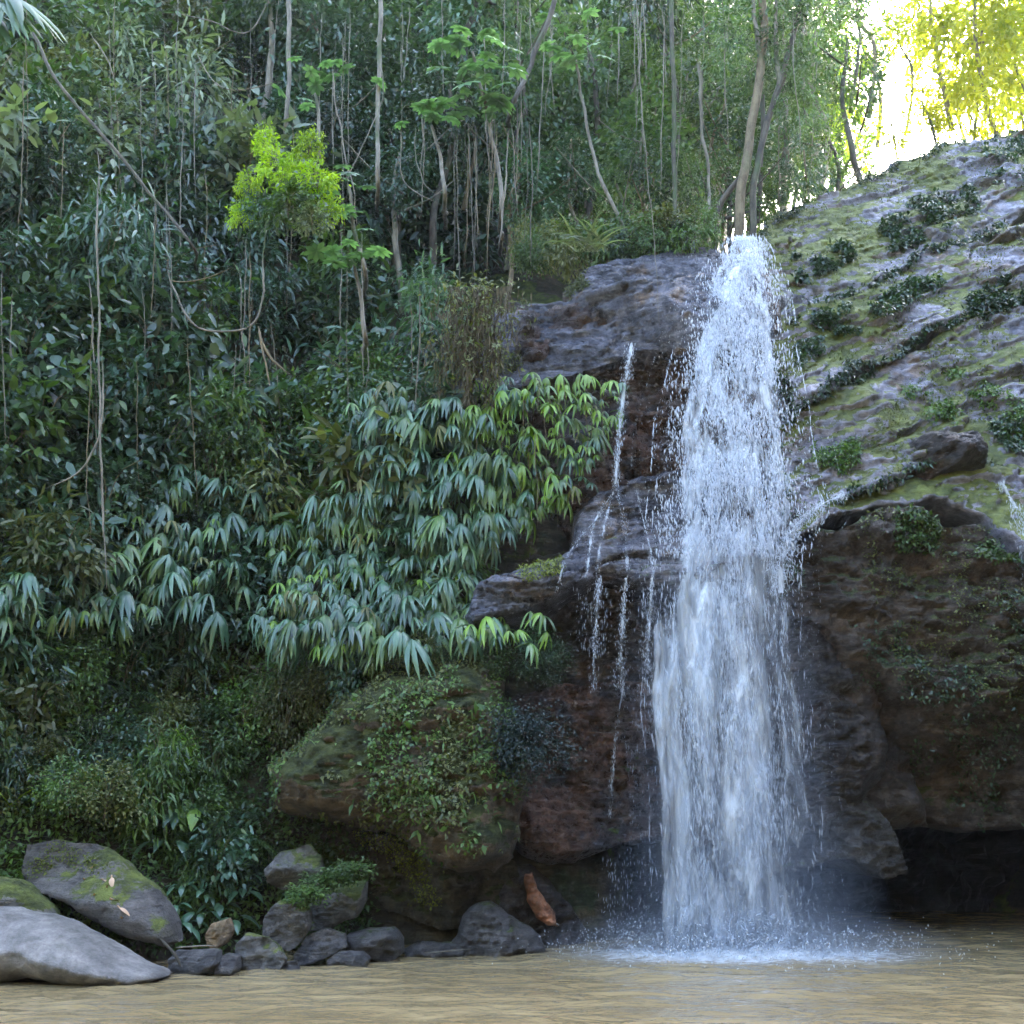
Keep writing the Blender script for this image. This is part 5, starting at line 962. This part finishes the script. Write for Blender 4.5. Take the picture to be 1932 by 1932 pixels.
stream('water sheeting off the shelf sideways into the main fall', [(1590, 935), (1555, 950), (1520, 975), (1495, 1005), (1478, 1050), (1470, 1120)], [0.05, 0.10, 0.13, 0.14, 0.14], [13.75, 13.65, 13.55, 13.5, 13.45, 13.42], 1, ms, 45, 1500, tilt=0.6)
stream('white side stream spilling over the shelf at the picture edge', [(1888, 915), (1908, 950), (1930, 1000), (1942, 1045), (1948, 1120)], [0.05, 0.09, 0.11, 0.12, 0.12], cling('top_ledge', [(1888, 915), (1908, 950), (1930, 1000)]) + cling('big', [(1942, 1060), (1948, 1120)], 0.08), 1, mt, 46, 900)
for i, (u, v0, v1) in enumerate([(1310, 445, 500), (1100, 1110, 1230), (1125, 1110, 1250), (1140, 1110, 1240), (1215, 1110, 1280), (1200, 1290, 1560), (1215, 1560, 1770), (1150, 1620, 1750), (1180, 1600, 1760)]):
    n = 60 if i else 25; vv_ = RNG.uniform(v0, v1, n); y = 13.3 if i else 15.0; C = np.array([at(u + RNG.normal() * 9, q, y + RNG.normal() * 0.1) for q in vv_]); b = C[0].copy()
    o = link('drip', None, None, b); tag(o, 'string of drips from the lip above the wet slab' if i == 0 else 'string of drips in front of the dark hollow beside the fall', 'water', None if i == 0 else 'strings of drips beside the fall'); drops(C, np.full(n, 0.005), RNG.uniform(0.02, 0.08, n), 0.05, 'drops', o, b, 60 + i)
# mist hanging round the foot of the fall
def mist_mat(d):
    m, t = nt('mist'); p = N(t, 'ShaderNodeVolumePrincipled'); p.inputs['Color'].default_value = (0.93, 0.95, 1, 1); p.inputs['Density'].default_value = d; p.inputs['Anisotropy'].default_value = 0.2
    o = N(t, 'ShaderNodeOutputMaterial'); L(t, p.outputs[0], o.inputs['Volume']); return m
MIST = {}
def ellipsoid(rx, ry, rz, ns=24, nr=14):
    th = np.linspace(0, math.pi, nr); ph = np.linspace(0, 2 * math.pi, ns, endpoint=False); T_, P_ = np.meshgrid(th, ph, indexing='ij')
    V = np.stack([rx * np.sin(T_) * np.cos(P_), ry * np.sin(T_) * np.sin(P_), rz * np.cos(T_)], -1).reshape(-1, 3); i = np.arange(nr - 1)[:, None]; j = np.arange(ns)[None, :]
    return V, np.stack([i * ns + j, i * ns + (j + 1) % ns, (i + 1) * ns + (j + 1) % ns, (i + 1) * ns + j], -1)[:, :, ::-1].reshape(-1, 4)
for (x, y, z, a, b_, c, d) in [(0, -0.1, 0.0, 1.2, 0.7, 0.3, 0.07), (0, -0.1, 0.0, 1.48, 0.8, 0.35, 0.07), (0, -0.1, 0.0, 1.76, 0.9, 0.4, 0.07), (0, -0.1, 0.0, 2.04, 1.0, 0.45, 0.07), (0, -0.1, 0.0, 2.32, 1.1, 0.5, 0.07), (0, -0.1, 0.0, 2.6, 1.2, 0.55, 0.07), (0.03, 0, 0.25, 1.1, 0.7, 0.7, 0.045), (0.03, 0, 0.25, 1.23, 0.75, 1.0, 0.045), (0.03, 0, 0.25, 1.36, 0.8, 1.3, 0.045), (0.03, 0, 0.25, 1.49, 0.85, 1.6, 0.045), (0.03, 0, 0.25, 1.62, 0.9, 1.9, 0.045), (0.03, 0, 0.25, 1.75, 0.95, 2.2, 0.045), (0, 0, 2.2, 1.15, 0.7, 3.0, 0.05), (0, 0, 2.4, 1.3, 0.75, 3.6, 0.05)]:
    o = part('mist', mesh_np('mist', *ellipsoid(a, b_, c), MIST.setdefault(d, None) or MIST.__setitem__(d, mist_mat(d)) or MIST[d], True), fall, None, 'stuff'); o.location = (x, y, z)

# ------------------------------------------------------------------ humid air
hz = link('haze', mesh_np('haze', np.array([(x, y, z) for x in (-52, 52) for y in (-45, 84) for z in (-3.2, 62)], float), np.array([(0, 1, 3, 2), (4, 6, 7, 5), (0, 4, 5, 1), (2, 3, 7, 6), (0, 2, 6, 4), (1, 5, 7, 3)]))); tag(hz, 'thin humid air over the shaded gorge', 'haze', kind='stuff')
hm, t = nt('haze'); p_ = N(t, 'ShaderNodeVolumePrincipled'); p_.inputs['Color'].default_value = (0.90, 0.95, 1, 1); p_.inputs['Density'].default_value = 0.0005; p_.inputs['Anisotropy'].default_value = 0.3
L(t, p_.outputs[0], N(t, 'ShaderNodeOutputMaterial').inputs['Volume']); hz.data.materials.append(hm)
